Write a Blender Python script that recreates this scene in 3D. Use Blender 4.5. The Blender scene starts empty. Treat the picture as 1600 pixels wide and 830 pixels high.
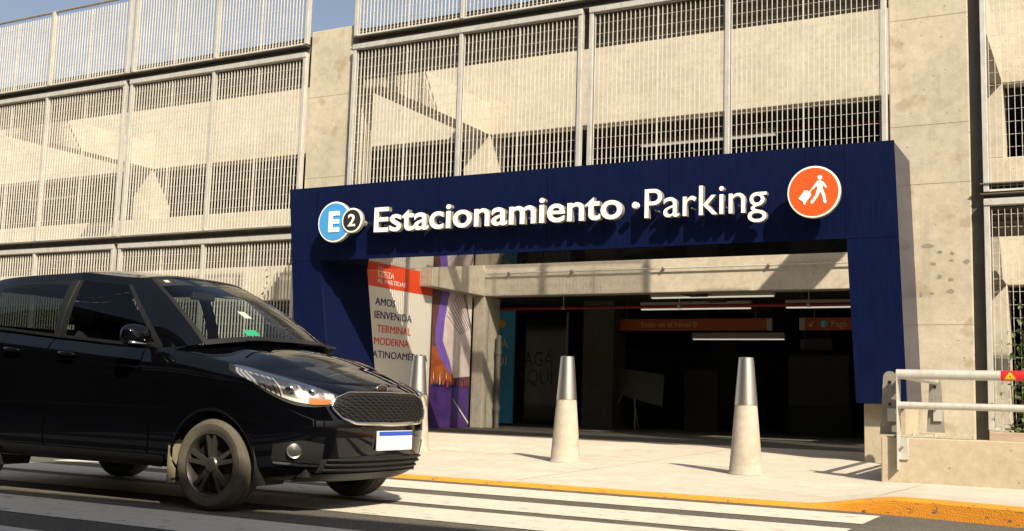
import bpy, bmesh, math, random
from mathutils import Vector, Matrix, noise
R = math.radians
random.seed(7)
SC = bpy.context.scene
COL = SC.collection

# ------------------------------------------------------------------ camera
def cam_axes(yaw, pitch, roll):
    cy, sy = math.cos(yaw), math.sin(yaw)
    f = Vector((-sy, cy, 0)); r = Vector((cy, sy, 0)); u = Vector((0, 0, 1))
    f2 = f*math.cos(pitch) + u*math.sin(pitch); u2 = u*math.cos(pitch) - f*math.sin(pitch)
    return r*math.cos(roll) + u2*math.sin(roll), u2*math.cos(roll) - r*math.sin(roll), f2
cr, cu, cf = cam_axes(R(28.68), R(6.905), R(1.725))
cd = bpy.data.cameras.new('camera'); cam = bpy.data.objects.new('camera', cd); COL.objects.link(cam)
cam.matrix_world = Matrix(((cr.x, cu.x, -cf.x, 0), (cr.y, cu.y, -cf.y, 0), (cr.z, cu.z, -cf.z, .78), (0, 0, 0, 1)))
cd.sensor_width = 36; cd.lens = 36*1709/1600; cd.clip_start = .05; cd.clip_end = 3000
SC.camera = cam
# ------------------------------------------------------------------ light
SUN_L = Vector((-.92, .74, -1)).normalized()           # the way the light travels
w = bpy.data.worlds.new('World'); SC.world = w; w.use_nodes = True
nt = w.node_tree; bg = nt.nodes['Background']
sky = nt.nodes.new('ShaderNodeTexSky'); sky.sky_type = 'NISHITA'; sky.sun_disc = False
sky.sun_elevation = math.asin(-SUN_L.z); sky.sun_rotation = math.atan2(-SUN_L.x, -SUN_L.y)
sky.air_density = 1.0; sky.dust_density = 3.2; sky.ozone_density = 1.6
hs = nt.nodes.new('ShaderNodeHueSaturation'); hs.inputs['Saturation'].default_value = .72; hs.inputs['Value'].default_value = 1.3
nt.links.new(sky.outputs[0], hs.inputs['Color']); nt.links.new(hs.outputs[0], bg.inputs[0]); bg.inputs[1].default_value = .06
sl = bpy.data.lights.new('sun', 'SUN'); so = bpy.data.objects.new('sun', sl); COL.objects.link(so)
sl.energy = 5.0; sl.angle = R(.53); sl.color = (1, .88, .69)
so.rotation_euler = SUN_L.to_track_quat('-Z', 'Y').to_euler(); so.location = (30, -20, 40)
SC.view_settings.view_transform = 'Standard'; SC.view_settings.look = 'None'
SC.view_settings.exposure = .74; SC.view_settings.gamma = 1
SC.cycles.max_bounces = 7; SC.cycles.transparent_max_bounces = 16

# ------------------------------------------------------------------ materials
def mat(name, col, rough=.6, metal=0, coat=0, spec=.5, var=0, scale=6, bump=0, bscale=60, emit=None, es=0, col2=None, streak=0):
    m = bpy.data.materials.new(name); m.use_nodes = True
    n = m.node_tree.nodes; l = m.node_tree.links; p = n['Principled BSDF']
    p.inputs['Base Color'].default_value = (*col, 1); p.inputs['Roughness'].default_value = rough
    p.inputs['Metallic'].default_value = metal; p.inputs['Coat Weight'].default_value = coat
    p.inputs['Coat Roughness'].default_value = .03; p.inputs['Specular IOR Level'].default_value = spec
    if emit: p.inputs['Emission Color'].default_value = (*emit, 1); p.inputs['Emission Strength'].default_value = es
    geo = n.new('ShaderNodeNewGeometry')
    if var:
        c2 = col2 or tuple(c*(1-var) for c in col)
        nz = n.new('ShaderNodeTexNoise'); nz.inputs['Scale'].default_value = scale; nz.inputs['Detail'].default_value = 6
        nz.inputs['Roughness'].default_value = .62
        if streak:
            mp = n.new('ShaderNodeMapping'); mp.inputs['Scale'].default_value = (1, 1, streak); l.new(geo.outputs['Position'], mp.inputs[0]); l.new(mp.outputs[0], nz.inputs['Vector'])
        else: l.new(geo.outputs['Position'], nz.inputs['Vector'])
        rp = n.new('ShaderNodeValToRGB'); rp.color_ramp.elements[0].position = .3; rp.color_ramp.elements[1].position = .72
        rp.color_ramp.elements[0].color = (*c2, 1); rp.color_ramp.elements[1].color = (*col, 1)
        l.new(nz.outputs[0], rp.inputs[0]); l.new(rp.outputs[0], p.inputs['Base Color'])
    if bump:
        b = n.new('ShaderNodeTexNoise'); b.inputs['Scale'].default_value = bscale; b.inputs['Detail'].default_value = 4
        l.new(geo.outputs['Position'], b.inputs['Vector'])
        bn = n.new('ShaderNodeBump'); bn.inputs['Strength'].default_value = bump; bn.inputs['Distance'].default_value = .01
        l.new(b.outputs[0], bn.inputs['Height']); l.new(bn.outputs[0], p.inputs['Normal'])
    return m

def concrete(name, col, stain, holes=True, lift=0.0, blot=.5, seed=0):
    """cast concrete: cloudy tone, darker damp blotches of their own outline, form-tie pits and horizontal pour lines"""
    m = bpy.data.materials.new(name); m.use_nodes = True
    n = m.node_tree.nodes; l = m.node_tree.links; p = n['Principled BSDF']; p.inputs['Roughness'].default_value = .85; p.inputs['Specular IOR Level'].default_value = .25
    geo = n.new('ShaderNodeNewGeometry')
    def nz(s, d=5, r=.6, sc=(1, 1, 1)):
        mp = n.new('ShaderNodeMapping'); mp.inputs['Scale'].default_value = sc; mp.inputs['Location'].default_value = (seed, seed*.7, seed*.3)
        l.new(geo.outputs['Position'], mp.inputs[0])
        t = n.new('ShaderNodeTexNoise'); t.inputs['Scale'].default_value = s; t.inputs['Detail'].default_value = d; t.inputs['Roughness'].default_value = r
        l.new(mp.outputs[0], t.inputs['Vector']); return t.outputs[0]
    def ramp(src, a, b, ca=(0, 0, 0, 1), cb=(1, 1, 1, 1)):
        q = n.new('ShaderNodeValToRGB'); q.color_ramp.elements[0].position = a; q.color_ramp.elements[1].position = b
        q.color_ramp.elements[0].color = ca; q.color_ramp.elements[1].color = cb; l.new(src, q.inputs[0]); return q.outputs[0]
    def mix(fac, a, b, mode='MIX', f=1):
        q = n.new('ShaderNodeMix'); q.data_type = 'RGBA'; q.blend_type = mode
        if isinstance(fac, float): q.inputs[0].default_value = fac
        else: l.new(fac, q.inputs[0])
        for i, v in ((6, a), (7, b)):
            if isinstance(v, tuple): q.inputs[i].default_value = v
            else: l.new(v, q.inputs[i])
        return q.outputs[2]
    c = ramp(nz(1.1, 8, .65), .25, .75, (*[x*.78 for x in col], 1), (*[x*1.06 for x in col], 1))
    mo = ramp(nz(9, 7, .72), .3, .7, (.80, .79, .77, 1), (1.06, 1.06, 1.06, 1)); c = mix(1.0, c, mo, 'MULTIPLY')
    bl = ramp(nz(2.3, 5, .55), .60, .66)
    bm = n.new('ShaderNodeMath'); bm.operation = 'MULTIPLY'; bm.inputs[1].default_value = blot; l.new(bl, bm.inputs[0])
    c = mix(bm.outputs[0], c, (*stain, 1))
    dr = ramp(nz(.9, 6, .7, (3.5, 3.5, .35)), .52, .75)
    dm = n.new('ShaderNodeMath'); dm.operation = 'MULTIPLY'; dm.inputs[1].default_value = blot*.7; l.new(dr, dm.inputs[0])
    c = mix(dm.outputs[0], c, (*[x*.85 for x in stain], 1))
    if holes:
        v = n.new('ShaderNodeTexVoronoi'); v.inputs['Scale'].default_value = 9; l.new(geo.outputs['Position'], v.inputs['Vector'])
        h = ramp(v.outputs[0], .07, .12, (1, 1, 1, 1), (0, 0, 0, 1))
        sel = ramp(nz(3, 2), .47, .52); mm = n.new('ShaderNodeMath'); mm.operation = 'MULTIPLY'; l.new(h, mm.inputs[0]); l.new(sel, mm.inputs[1])
        m2 = n.new('ShaderNodeMath'); m2.operation = 'MULTIPLY'; m2.inputs[1].default_value = .7; l.new(mm.outputs[0], m2.inputs[0])
        c = mix(m2.outputs[0], c, (*[x*.35 for x in stain], 1))
    l.new(c, p.inputs['Base Color'])
    b = n.new('ShaderNodeBump'); b.inputs['Strength'].default_value = .25; b.inputs['Distance'].default_value = .01
    l.new(nz(38, 6, .7), b.inputs['Height']); l.new(b.outputs[0], p.inputs['Normal'])
    return m

def asphalt(name, a, b):
    m = mat(name, a, .9, var=.3, scale=1.3, col2=b, bump=.6, bscale=140); n = m.node_tree.nodes; l = m.node_tree.links
    p = n['Principled BSDF']; src = p.inputs['Base Color'].links[0].from_socket
    geo = n.new('ShaderNodeNewGeometry'); v = n.new('ShaderNodeTexVoronoi'); v.inputs['Scale'].default_value = 70; l.new(geo.outputs['Position'], v.inputs['Vector'])
    r = n.new('ShaderNodeValToRGB'); r.color_ramp.elements[0].position = .0; r.color_ramp.elements[1].position = 1
    r.color_ramp.elements[0].color = (.45, .45, .45, 1); r.color_ramp.elements[1].color = (1.5, 1.45, 1.35, 1); l.new(v.outputs['Color'], r.inputs[0])
    q = n.new('ShaderNodeMix'); q.data_type = 'RGBA'; q.blend_type = 'MULTIPLY'; q.inputs[0].default_value = 1; l.new(src, q.inputs[6]); l.new(r.outputs[0], q.inputs[7]); l.new(q.outputs[2], p.inputs['Base Color'])
    return m

def worn_paint(name, paint, under, thr=.62, scale=9, bump=.3, rough=.75):
    m = mat(name, paint, rough, var=.2, scale=scale, bump=bump, bscale=120); n = m.node_tree.nodes; l = m.node_tree.links; p = n['Principled BSDF']
    rp = p.inputs['Base Color'].links[0].from_node
    rp.color_ramp.elements[0].color = (*[c*.84 for c in paint], 1); rp.color_ramp.elements[1].color = (*paint, 1)
    src = rp.outputs[0]
    geo = n.new('ShaderNodeNewGeometry'); t = n.new('ShaderNodeTexNoise'); t.inputs['Scale'].default_value = scale*1.4; t.inputs['Detail'].default_value = 9; t.inputs['Roughness'].default_value = .7
    mp = n.new('ShaderNodeMapping'); mp.inputs['Scale'].default_value = (.45, 1.6, 1.6); l.new(geo.outputs['Position'], mp.inputs[0]); l.new(mp.outputs[0], t.inputs['Vector'])
    r = n.new('ShaderNodeValToRGB'); r.color_ramp.elements[0].position = thr; r.color_ramp.elements[1].position = thr+.05; l.new(t.outputs[0], r.inputs[0])
    q = n.new('ShaderNodeMix'); q.data_type = 'RGBA'; l.new(r.outputs[0], q.inputs[0]); l.new(src, q.inputs[6]); q.inputs[7].default_value = (*under, 1)
    l.new(q.outputs[2], p.inputs['Base Color']); return m

def glass_mat(name, tint, fres=1.5, rough=.0):
    m = bpy.data.materials.new(name); m.use_nodes = True; n = m.node_tree.nodes; l = m.node_tree.links
    n.remove(n['Principled BSDF']); o = n['Material Output']
    t = n.new('ShaderNodeBsdfTransparent'); t.inputs[0].default_value = (*tint, 1); g = n.new('ShaderNodeBsdfGlossy'); g.inputs['Roughness'].default_value = rough
    f = n.new('ShaderNodeFresnel'); f.inputs[0].default_value = fres; mx = n.new('ShaderNodeMixShader')
    ge = n.new('ShaderNodeNewGeometry'); iv = n.new('ShaderNodeMath'); iv.operation = 'SUBTRACT'; iv.inputs[0].default_value = 1; l.new(ge.outputs['Backfacing'], iv.inputs[1]); ml = n.new('ShaderNodeMath'); ml.operation = 'MULTIPLY'; l.new(f.outputs[0], ml.inputs[0]); l.new(iv.outputs[0], ml.inputs[1]); l.new(ml.outputs[0], mx.inputs[0]); l.new(t.outputs[0], mx.inputs[1]); l.new(g.outputs[0], mx.inputs[2]); l.new(mx.outputs[0], o.inputs[0]); return m

M = {}
M['conc'] = concrete('cast concrete', (.49, .44, .345), (.32, .27, .185), blot=.8)
M['conc_in'] = concrete('inner cast concrete', (.53, .48, .385), (.39, .335, .25), blot=.55, seed=5)
M['conc_plinth'] = concrete('plinth concrete', (.47, .405, .295), (.33, .27, .175), blot=.8, seed=11)
M['conc_boll'] = concrete('bollard concrete', (.46, .415, .345), (.32, .275, .21), blot=.5, seed=17)
M['shade_conc'] = concrete('shade-dark hall concrete', (.10, .095, .08), (.06, .055, .045), holes=False, seed=3)  # hall concrete darkened in colour to stand in for deep shade
M['patch'] = mat('patched mortar', (.27, .235, .175), .9, var=.3, scale=18)
M['darkened_conc'] = concrete('darkened unseen concrete', (.07, .066, .058), (.04, .036, .03), holes=False, seed=41)  # tone darkened so the car flank reflects little light
M['galv'] = mat('galvanised steel', (.54, .525, .48), .5, .25, var=.25, scale=14, streak=.4, bump=.12, bscale=80)
M['galv_dark'] = mat('dull galvanised steel', (.30, .28, .24), .55, .3, var=.35, scale=9, bump=.1)
M['grate'] = mat('grating steel', (.62, .59, .53), .55, .15, var=.22, scale=3)
M['channel'] = mat('weathered steel channel', (.16, .145, .12), .65, .2, var=.4, scale=7)
M['fascia'] = mat('dark painted steel', (.12, .108, .08), .75, var=.35, scale=5)
M['navy'] = mat('navy composite cladding', (.0042, .0085, .040), .27, 0, spec=.16, var=.38, scale=22, streak=.12)
M['navy_matte'] = mat('navy sheet, dull side', (.004, .0075, .034), .7, spec=.03, var=.2, scale=20)
M['navy_gloss'] = mat('black mirror cladding', (.012, .012, .013), .07, 0, coat=.4, spec=.9)
M['seam'] = mat('seam black', (.002, .002, .003), .9, spec=0)
M['sign_white'] = mat('white sign face', (.86, .82, .74), .45, var=.05, scale=3)
M['sign_side'] = mat('brushed sign return', (.42, .39, .33), .4, .5, var=.2, scale=10)
M['sky_blue'] = mat('badge blue', (.055, .27, .58), .4, var=.04, scale=3)
M['black_badge'] = mat('badge dark', (.022, .02, .017), .45, var=.1, scale=4)
M['red_badge'] = mat('badge orange red', (.88, .085, .012), .4, var=.04, scale=3)
M['asphalt'] = asphalt('asphalt', (.105, .098, .082), (.075, .07, .06))
M['stripe'] = worn_paint('worn road paint', (.60, .555, .47), (.13, .12, .10), .585, 8)
M['yellow'] = worn_paint('chipped kerb paint', (.74, .29, .015), (.10, .085, .06), .575, 11, .8, .6)
M['pave'] = concrete('pale pavement', (.56, .51, .43), (.40, .345, .265), holes=False, blot=.55, seed=23)
M['kerb'] = concrete('kerb concrete', (.42, .38, .31), (.25, .21, .16), blot=.8, seed=29)
M['ss'] = mat('polished steel', (.72, .68, .61), .36, 1, var=.12, scale=40, streak=.05)
M['red_pipe'] = mat('red pipe paint', (.22, .010, .010), .4, var=.15, scale=8)
M['tube_on'] = mat('lit tube', (.9, .9, .85), .5, emit=(1, .93, .75), es=.30, var=.02, scale=2)
M['tube_dim'] = mat('dim tube', (.9, .9, .85), .5, emit=(1, .9, .68), es=.18, var=.02, scale=2)
M['fixture'] = mat('lamp housing', (.45, .42, .36), .5, var=.1)
M['orange_sign'] = mat('orange sign', (.42, .075, .012), .5, var=.08, scale=4)
M['sign_text_dim'] = mat('sign lettering', (.55, .42, .22), .6, var=.05)
M['banner_blue'] = mat('banner blue', (.035, .40, .72), .5, var=.06, scale=3)
M['dark_glass'] = mat('dark glass', (.006, .009, .008), .08, spec=.5, var=.1, scale=2)
M['faint_text'] = mat('frosted lettering', (.065, .075, .06), .7, var=.1)
M['dark'] = mat('dark finish', (.012, .012, .011), .8, var=.2)
M['dark_grey'] = mat('charcoal finish', (.035, .036, .032), .75, var=.25)
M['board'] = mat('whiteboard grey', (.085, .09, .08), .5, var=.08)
M['adv_white'] = mat('advert white', (.84, .80, .72), .45, var=.05, scale=2)
M['adv_red'] = mat('advert red', (.78, .07, .015), .45, var=.05, scale=2)
M['adv_navy'] = mat('advert navy ink', (.015, .02, .10), .5, var=.05)
M['adv_orange'] = mat('advert dusk brown', (.20, .09, .07), .45, var=.55, scale=4, col2=(.09, .035, .05))
M['adv_glow'] = mat('advert orange glow', (.55, .15, .03), .45, var=.6, scale=5, col2=(.22, .05, .02))
M['adv_purple'] = mat('advert purple', (.10, .045, .26), .45, var=.4, scale=3, col2=(.04, .015, .10))
M['adv_purple_hi'] = mat('advert violet', (.25, .14, .60), .45, var=.3, scale=5)
M['adv_canopy'] = mat('advert canopy', (.88, .82, .80), .45, var=.25, scale=2.5, col2=(.62, .48, .42))
M['adv_line'] = mat('advert canopy lines', (.20, .13, .18), .5, var=.2)
M['leaf'] = mat('leaf', (.085, .13, .03), .55, var=.5, scale=30, col2=(.04, .075, .015))
M['stem'] = mat('stem', (.09, .06, .03), .8, var=.3)
M['wood'] = mat('weathered board', (.40, .31, .22), .8, var=.3, scale=5, streak=6)
# car
M['paint'] = mat('black car paint', (.0015, .0017, .0025), .5, 0, coat=1, spec=0, var=.05, scale=3)
M['plastic'] = mat('black plastic', (.008, .008, .008), .5, var=.2, scale=20)
M['chrome'] = mat('chrome', (.78, .76, .72), .12, 1, var=.05)
M['tyre'] = mat('dusty tyre rubber', (.115, .10, .075), .9, var=.4, scale=9, bump=.2, bscale=120)
M['rim'] = mat('wheel alloy', (.15, .14, .12), .38, .8, var=.1)
M['hub_dark'] = mat('dark brake and grille metal', (.03, .028, .025), .5, .5, var=.2)  # dark metal of the brake discs and grille mesh
M['lens'] = glass_mat('clear lamp lens', (.95, .95, .95), 1.45)
M['tint'] = glass_mat('tinted window', (.22, .25, .25), 1.5)
M['clear_side'] = glass_mat('front side glass', (.60, .64, .62), 1.5)
M['screen'] = glass_mat('windscreen glass', (.80, .84, .80), 1.5)
M['reflector'] = mat('lamp reflector', (.85, .82, .76), .3, .75, var=.35, scale=18)
M['bowl'] = mat('lamp bowl', (.30, .29, .27), .3, .9, var=.4, scale=25)
M['amber'] = mat('amber indicator', (.45, .15, .04), .3, var=.2)
M['seat'] = mat('seat fabric', (.018, .018, .02), .9, var=.2)
M['plate'] = mat('number plate white', (.75, .73, .68), .4, var=.03)
M['plate_blue'] = mat('number plate blue', (.02, .07, .45), .4, var=.03)
M['sticker_green'] = mat('sticker green', (.03, .42, .22), .5, var=.05)
M['flap'] = mat('dusty mud flap', (.26, .225, .15), .8, var=.35, scale=12)
M['warn_red'] = mat('warning red', (.62, .012, .012), .4, var=.05)
M['warn_yellow'] = mat('warning yellow', (.85, .50, .02), .4, var=.05)
M['dirt'] = mat('ground', (.14, .13, .11), .95, var=.3, scale=.6)

# ------------------------------------------------------------------ mesh helpers
class MB:
    def __init__(s): s.v = []; s.f = []
    def add(s, vs, fs):
        b = len(s.v); s.v += [tuple(v) for v in vs]; s.f += [tuple(i+b for i in f) for f in fs]; return s
    def box(s, x0, x1, y0, y1, z0, z1):
        vs = [(x, y, z) for z in (z0, z1) for y in (y0, y1) for x in (x0, x1)]
        return s.add(vs, [(0, 2, 3, 1), (4, 5, 7, 6), (0, 1, 5, 4), (2, 6, 7, 3), (0, 4, 6, 2), (1, 3, 7, 5)])
    def hexa(s, lo, hi):          # two quads (lists of 4 points), same winding
        return s.add(list(lo)+list(hi), [(3, 2, 1, 0), (4, 5, 6, 7), (0, 1, 5, 4), (1, 2, 6, 5), (2, 3, 7, 6), (3, 0, 4, 7)])
    def tube(s, pts, r, n=10, cap=True):
        pts = [Vector(p) for p in pts]; rr = r if isinstance(r, (list, tuple)) else [r]*len(pts); vs = []; fs = []
        for i, p in enumerate(pts):
            d = (pts[min(i+1, len(pts)-1)]-pts[max(i-1, 0)]).normalized()
            a = d.cross(Vector((0, 0, 1)) if abs(d.z) < .95 else Vector((1, 0, 0))).normalized(); b = d.cross(a)
            for k in range(n):
                t = 2*math.pi*k/n; vs.append(p+(a*math.cos(t)+b*math.sin(t))*rr[i])
        for i in range(len(pts)-1):
            for k in range(n):
                fs.append((i*n+k, i*n+(k+1) % n, (i+1)*n+(k+1) % n, (i+1)*n+k))
        if cap: fs.append(tuple(range(n-1, -1, -1))); fs.append(tuple((len(pts)-1)*n+k for k in range(n)))
        return s.add(vs, fs)
    def lathe(s, prof, c=(0, 0, 0), axis='z', n=40):   # prof: list of (radius, height)
        vs = []; fs = []; m = len(prof)
        for k in range(n):
            t = 2*math.pi*k/n; ca, sa = math.cos(t), math.sin(t)
            for r, h in prof:
                if axis == 'z': vs.append((c[0]+r*ca, c[1]+r*sa, c[2]+h))
                else: vs.append((c[0]+r*ca, c[1]+h, c[2]+r*sa))
        for k in range(n):
            for i in range(m-1):
                a = k*m+i; b = ((k+1) % n)*m+i; fs.append((a, b, b+1, a+1))
        return s.add(vs, fs)
    def grid(s, rows):
        n = len(rows[0]); vs = [p for r in rows for p in r]
        fs = [(i*n+j, i*n+j+1, (i+1)*n+j+1, (i+1)*n+j) for i in range(len(rows)-1) for j in range(n-1)]
        return s.add(vs, fs)
    def prism(s, poly, fn, d):    # poly of 2D points -> fn(u,v,depth)
        n = len(poly); vs = [fn(u, v, 0) for u, v in poly]+[fn(u, v, d) for u, v in poly]
        return s.add(vs, [tuple(range(n)), tuple(range(2*n-1, n-1, -1))]+[(i, i+n, (i+1) % n+n, (i+1) % n) for i in range(n)])
    def build(s, name, m, parent=None, smooth=False, bevel=0, fix=True, solid=0):
        me = bpy.data.meshes.new(name); me.from_pydata(s.v, [], s.f)
        if fix:
            bm = bmesh.new(); bm.from_mesh(me); bmesh.ops.recalc_face_normals(bm, faces=bm.faces); bm.to_mesh(me); bm.free()
        me.materials.append(M[m] if isinstance(m, str) else m)
        o = bpy.data.objects.new(name, me); COL.objects.link(o)
        if parent: o.parent = parent
        if smooth:
            for p in me.polygons: p.use_smooth = True
            if smooth != 'full':
                me.set_sharp_from_angle(angle=R(smooth if isinstance(smooth, (int, float)) and smooth > 1 else 35))
        if solid:
            md = o.modifiers.new('s', 'SOLIDIFY'); md.thickness = solid; md.offset = 0
        if bevel:
            md = o.modifiers.new('b', 'BEVEL'); md.width = bevel; md.segments = 2; md.limit_method = 'ANGLE'
        return o
def empty(name, loc, label, cat, group=None):
    o = bpy.data.objects.new(name, None); COL.objects.link(o); o.location = loc; o.empty_display_size = .2
    o['label'] = label; o['category'] = cat
    if group: o['group'] = group
    return o
def tag(o, label=None, cat=None, group=None, kind=None):
    if label: o['label'] = label
    if cat: o['category'] = cat
    if group: o['group'] = group
    if kind: o['kind'] = kind
    return o
def struct(o): o['kind'] = 'structure'; return o
DG = bpy.context.evaluated_depsgraph_get
_fc = {}
def text_mesh(s, bold=0.0, ext=0.0, res=4):
    key = (s, bold, ext)
    cu_ = bpy.data.curves.new('t', 'FONT'); cu_.body = s; cu_.size = 1; cu_.offset = bold; cu_.extrude = ext; cu_.resolution_u = res
    cu_.fill_mode = 'BOTH' if ext else 'FRONT'
    o = bpy.data.objects.new('t', cu_); COL.objects.link(o); dg = DG(); dg.update()
    me = bpy.data.meshes.new_from_object(o.evaluated_get(dg)); COL.objects.unlink(o); bpy.data.objects.remove(o)
    vs = [v.co.copy() for v in me.vertices]; fs = [tuple(p.vertices) for p in me.polygons]; bpy.data.meshes.remove(me); return vs, fs
def bounds(vs, k): a = [v[k] for v in vs]; return min(a), max(a)
def text_on(name, s, m, org, ux, uz, height, width=None, bold=0.0, ext=.002, parent=None, center=False):
    """flat lettering: org = lower left of the baseline, ux/uz the text's axes; height = cap height"""
    cap = bounds(text_mesh('E', bold)[0], 1); sc = height/(cap[1]-cap[0])
    vs, fs = text_mesh(s, bold, ext/sc)
    x0, x1 = bounds(vs, 0); sx = width/(x1-x0) if width else sc
    ux, uz = Vector(ux), Vector(uz); nn = ux.cross(uz); org = Vector(org)
    if center: org = org-ux*(x1-x0)*sx/2
    mb = MB(); mb.add([org+ux*((v.x-x0)*sx)+uz*((v.y-cap[0])*sc)+nn*(v.z*sc) for v in vs], fs)
    return mb.build(name, m, parent, fix=False)

# ------------------------------------------------------------------ the ground
struct(MB().grid([[(-900, -900, -.05), (900, -900, -.05)], [(-900, 900, -.05), (900, 900, -.05)]]).build('ground', 'dirt'))
def kerb_line(X): return 8.72 if X < -1.9 else 8.72-.20*max(0, X+1.9)**1.35
def sm(a, b, x): t = max(0, min(1, (x-a)/(b-a))); return t*t*(3-2*t)
def kerb_h(X): return .032+.095*sm(-2.15, -1.35, X)
xs = [-60, -40, -25, -16, -12]+[-10+.4*i for i in range(18)]+[-2.8+.1*i for i in range(29)]+[.2+.4*i for i in range(8)]+[4, 8, 14]
road = MB().grid([[(x, -24, 0) for x in xs], [(x, kerb_line(x)+.02, 0) for x in xs]]); struct(road.build('road', 'asphalt'))
def kwid(X): return .055+.105*sm(-2.4, -1.5, X)
kb = MB()
rows = []
for x in xs:
    y = kerb_line(x); h = kerb_h(x); j = .004*noise.noise((x*7, 0, 0))
    rows.append([(x, y+j, -.03), (x, y+.012+j, h-.018), (x, y+.03, h), (x, y+kwid(x), h+.003)])
kb.grid(rows); struct(kb.build('kerb', 'yellow', smooth=True, fix=True))
def pave_z(X, Y):
    k = kerb_line(X)+kwid(X); t = max(0, Y-k)
    return .035+.0165*max(0, Y-8.9)+(kerb_h(X)+.003-.035)*math.exp(-(t/1.5)**2)*(1 if t < 5 else 0)
pv = MB(); rows = []
for x in xs:
    k = kerb_line(x)+kwid(x); ys = [k+.0]+[k+.35*i for i in range(1, 9)]
    ys = [y for y in ys if y < 11.9]+[12.1, 13, 14, 15, 16, 16.36]
    while len(ys) < 15: ys.insert(1, (ys[0]+ys[1])/2)
    ys = ys[:1]+ys[-14:]
    rows.append([(x, y, pave_z(x, y)) for y in ys])
pv.grid(rows); struct(pv.build('pavement', 'pave', smooth=True))
jt = MB()
for xj in (-14.4, -11.2, -8.0, -4.8, -1.6): jt.grid([[(xj+d_, y_, pave_z(xj, y_)+.003) for d_ in (0, .009)] for y_ in [9.0+.25*i for i in range(30)]])
jt.grid([[(x, 12.02, pave_z(x, 12.02)+.003), (x, 12.035, pave_z(x, 12.035)+.003)] for x in [-16+.5*i for i in range(37)]])
struct(jt.build('pavement_joint', 'kerb'))
struct(MB().grid([[(-60, 16.36, .158), (14, 16.36, .158)], [(-60, 46, .158), (14, 46, .158)]]).build('garage_floor', 'shade_conc'))
cw = MB()
for y0, y1 in ((7.80, 8.47), (6.80, 7.44), (5.93, 6.58), (4.52, 5.2), (3.4, 4.05), (2.3, 2.95), (1.2, 1.85)):
    n = 60; rows = []
    for i in range(n+1):
        x = -9.6+(8.1)*i/n
        rows.append([(x, y0+.008*noise.noise((x*5, y0, 0)), .004), (x, y1+.008*noise.noise((x*5, y1, 3)), .004)])
    cw.grid(rows)
struct(cw.build('crosswalk', 'stripe'))

# elevated road behind the camera whose deck shades the near lane
vd = empty('elevated_road', (-.6, .03, 0), 'raised concrete road deck on round piers behind the viewpoint', 'viaduct')
vd.rotation_euler.z = R(4.4)
MB().box(-60, 60, -26, 0, 6.2, 7.3).build('deck', 'darkened_conc', vd)  # deck extended rearward to the added wall, keeping sunlight off the ground beneath
tb = empty('added_dark_wall', (-10, -25, 0), 'added unseen dark frontage under the raised road behind the viewpoint', 'building')  # unseen wall added to darken what the car flank reflects
MB().box(-60, 60, -1, 0, 0, 6.15).build('backdrop', 'dark_grey', tb)
for x in range(-56, 60, 8): MB().box(x, x+.5, 0, .3, 0, 6.1).build('pilaster', 'darkened_conc', tb)
for x in (-40, -20, 0, 20, 40):
    MB().lathe([(.01, 6.2), (.7, 6.2), (.7, 0), (.01, 0)], (x, -8, 0), n=24).build('pier', 'darkened_conc', vd, smooth=True)

# ------------------------------------------------------------------ the parking building
YS = 19.3; YW = 15.28; YM = 15.2
bld = empty('parking_building', (0, 0, 0), 'cream concrete parking building with broad columns and beams behind steel gratings', 'building')
for x0, x1 in ((-23.4, -22.35), (-12.70, -11.76), (-2.535, -1.515), (8.0, 9.0)):
    MB().box(x0, x1, YW, YW+.7, .05, 7.36).build('column', 'conc', bld, bevel=.02)
for z0, z1 in ((2.83, 4.95), (6.2, 8.3)):
    MB().box(-45, 13, YS, YS+.35, z0, z1).build('spandrel_beam', 'conc_in', bld, bevel=.015)
PX = (-20.9, -11.17, -1.4, 8.3)
for x in PX:
    for z0, z1 in ((.158, 2.83), (4.95, 6.2)):
        MB().box(x-(.62 if z0 > 4 or x > -5 or x < -15 else .26), x, YS+.004, YS+.66, z0, z1).build('pier', 'conc_in', bld, bevel=.012)
    for z0 in (2.83, 6.2):
        MB().box(x-.42, x-.003, 15.42 if z0 > 4 else 17.3, YS, z0+.003, z0+.66).build('cantilever_beam', 'conc_in', bld, bevel=.012)
for z0 in (3.12, 6.5):
    MB().box(-45, 13, YS+.35, 46, z0, z0+.3).build('deck_slab', 'shade_conc', bld)
MB().box(-45, 13, 46, 46.3, .1, 8.3).build('rear_wall', 'shade_conc', bld)
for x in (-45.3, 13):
    MB().box(x, x+.3, YS, 46.3, .1, 8.3).build('side_wall', 'shade_conc', bld)
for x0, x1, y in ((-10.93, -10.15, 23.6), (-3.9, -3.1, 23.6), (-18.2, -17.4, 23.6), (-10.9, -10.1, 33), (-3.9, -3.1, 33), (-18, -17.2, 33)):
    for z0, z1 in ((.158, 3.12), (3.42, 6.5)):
        MB().box(x0, x1, y, y+.7, z0, z1).build('inner_column', 'shade_conc', bld)
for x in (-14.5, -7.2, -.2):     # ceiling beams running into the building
    MB().box(x, x+.35, YS+.35, 45.9, 2.86, 3.12).build('ceiling_beam', 'shade_conc', bld)
BAYS = ((-22.3, -12.72), (-11.74, -2.55), (-1.50, 7.97))
FY = 15.42
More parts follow.
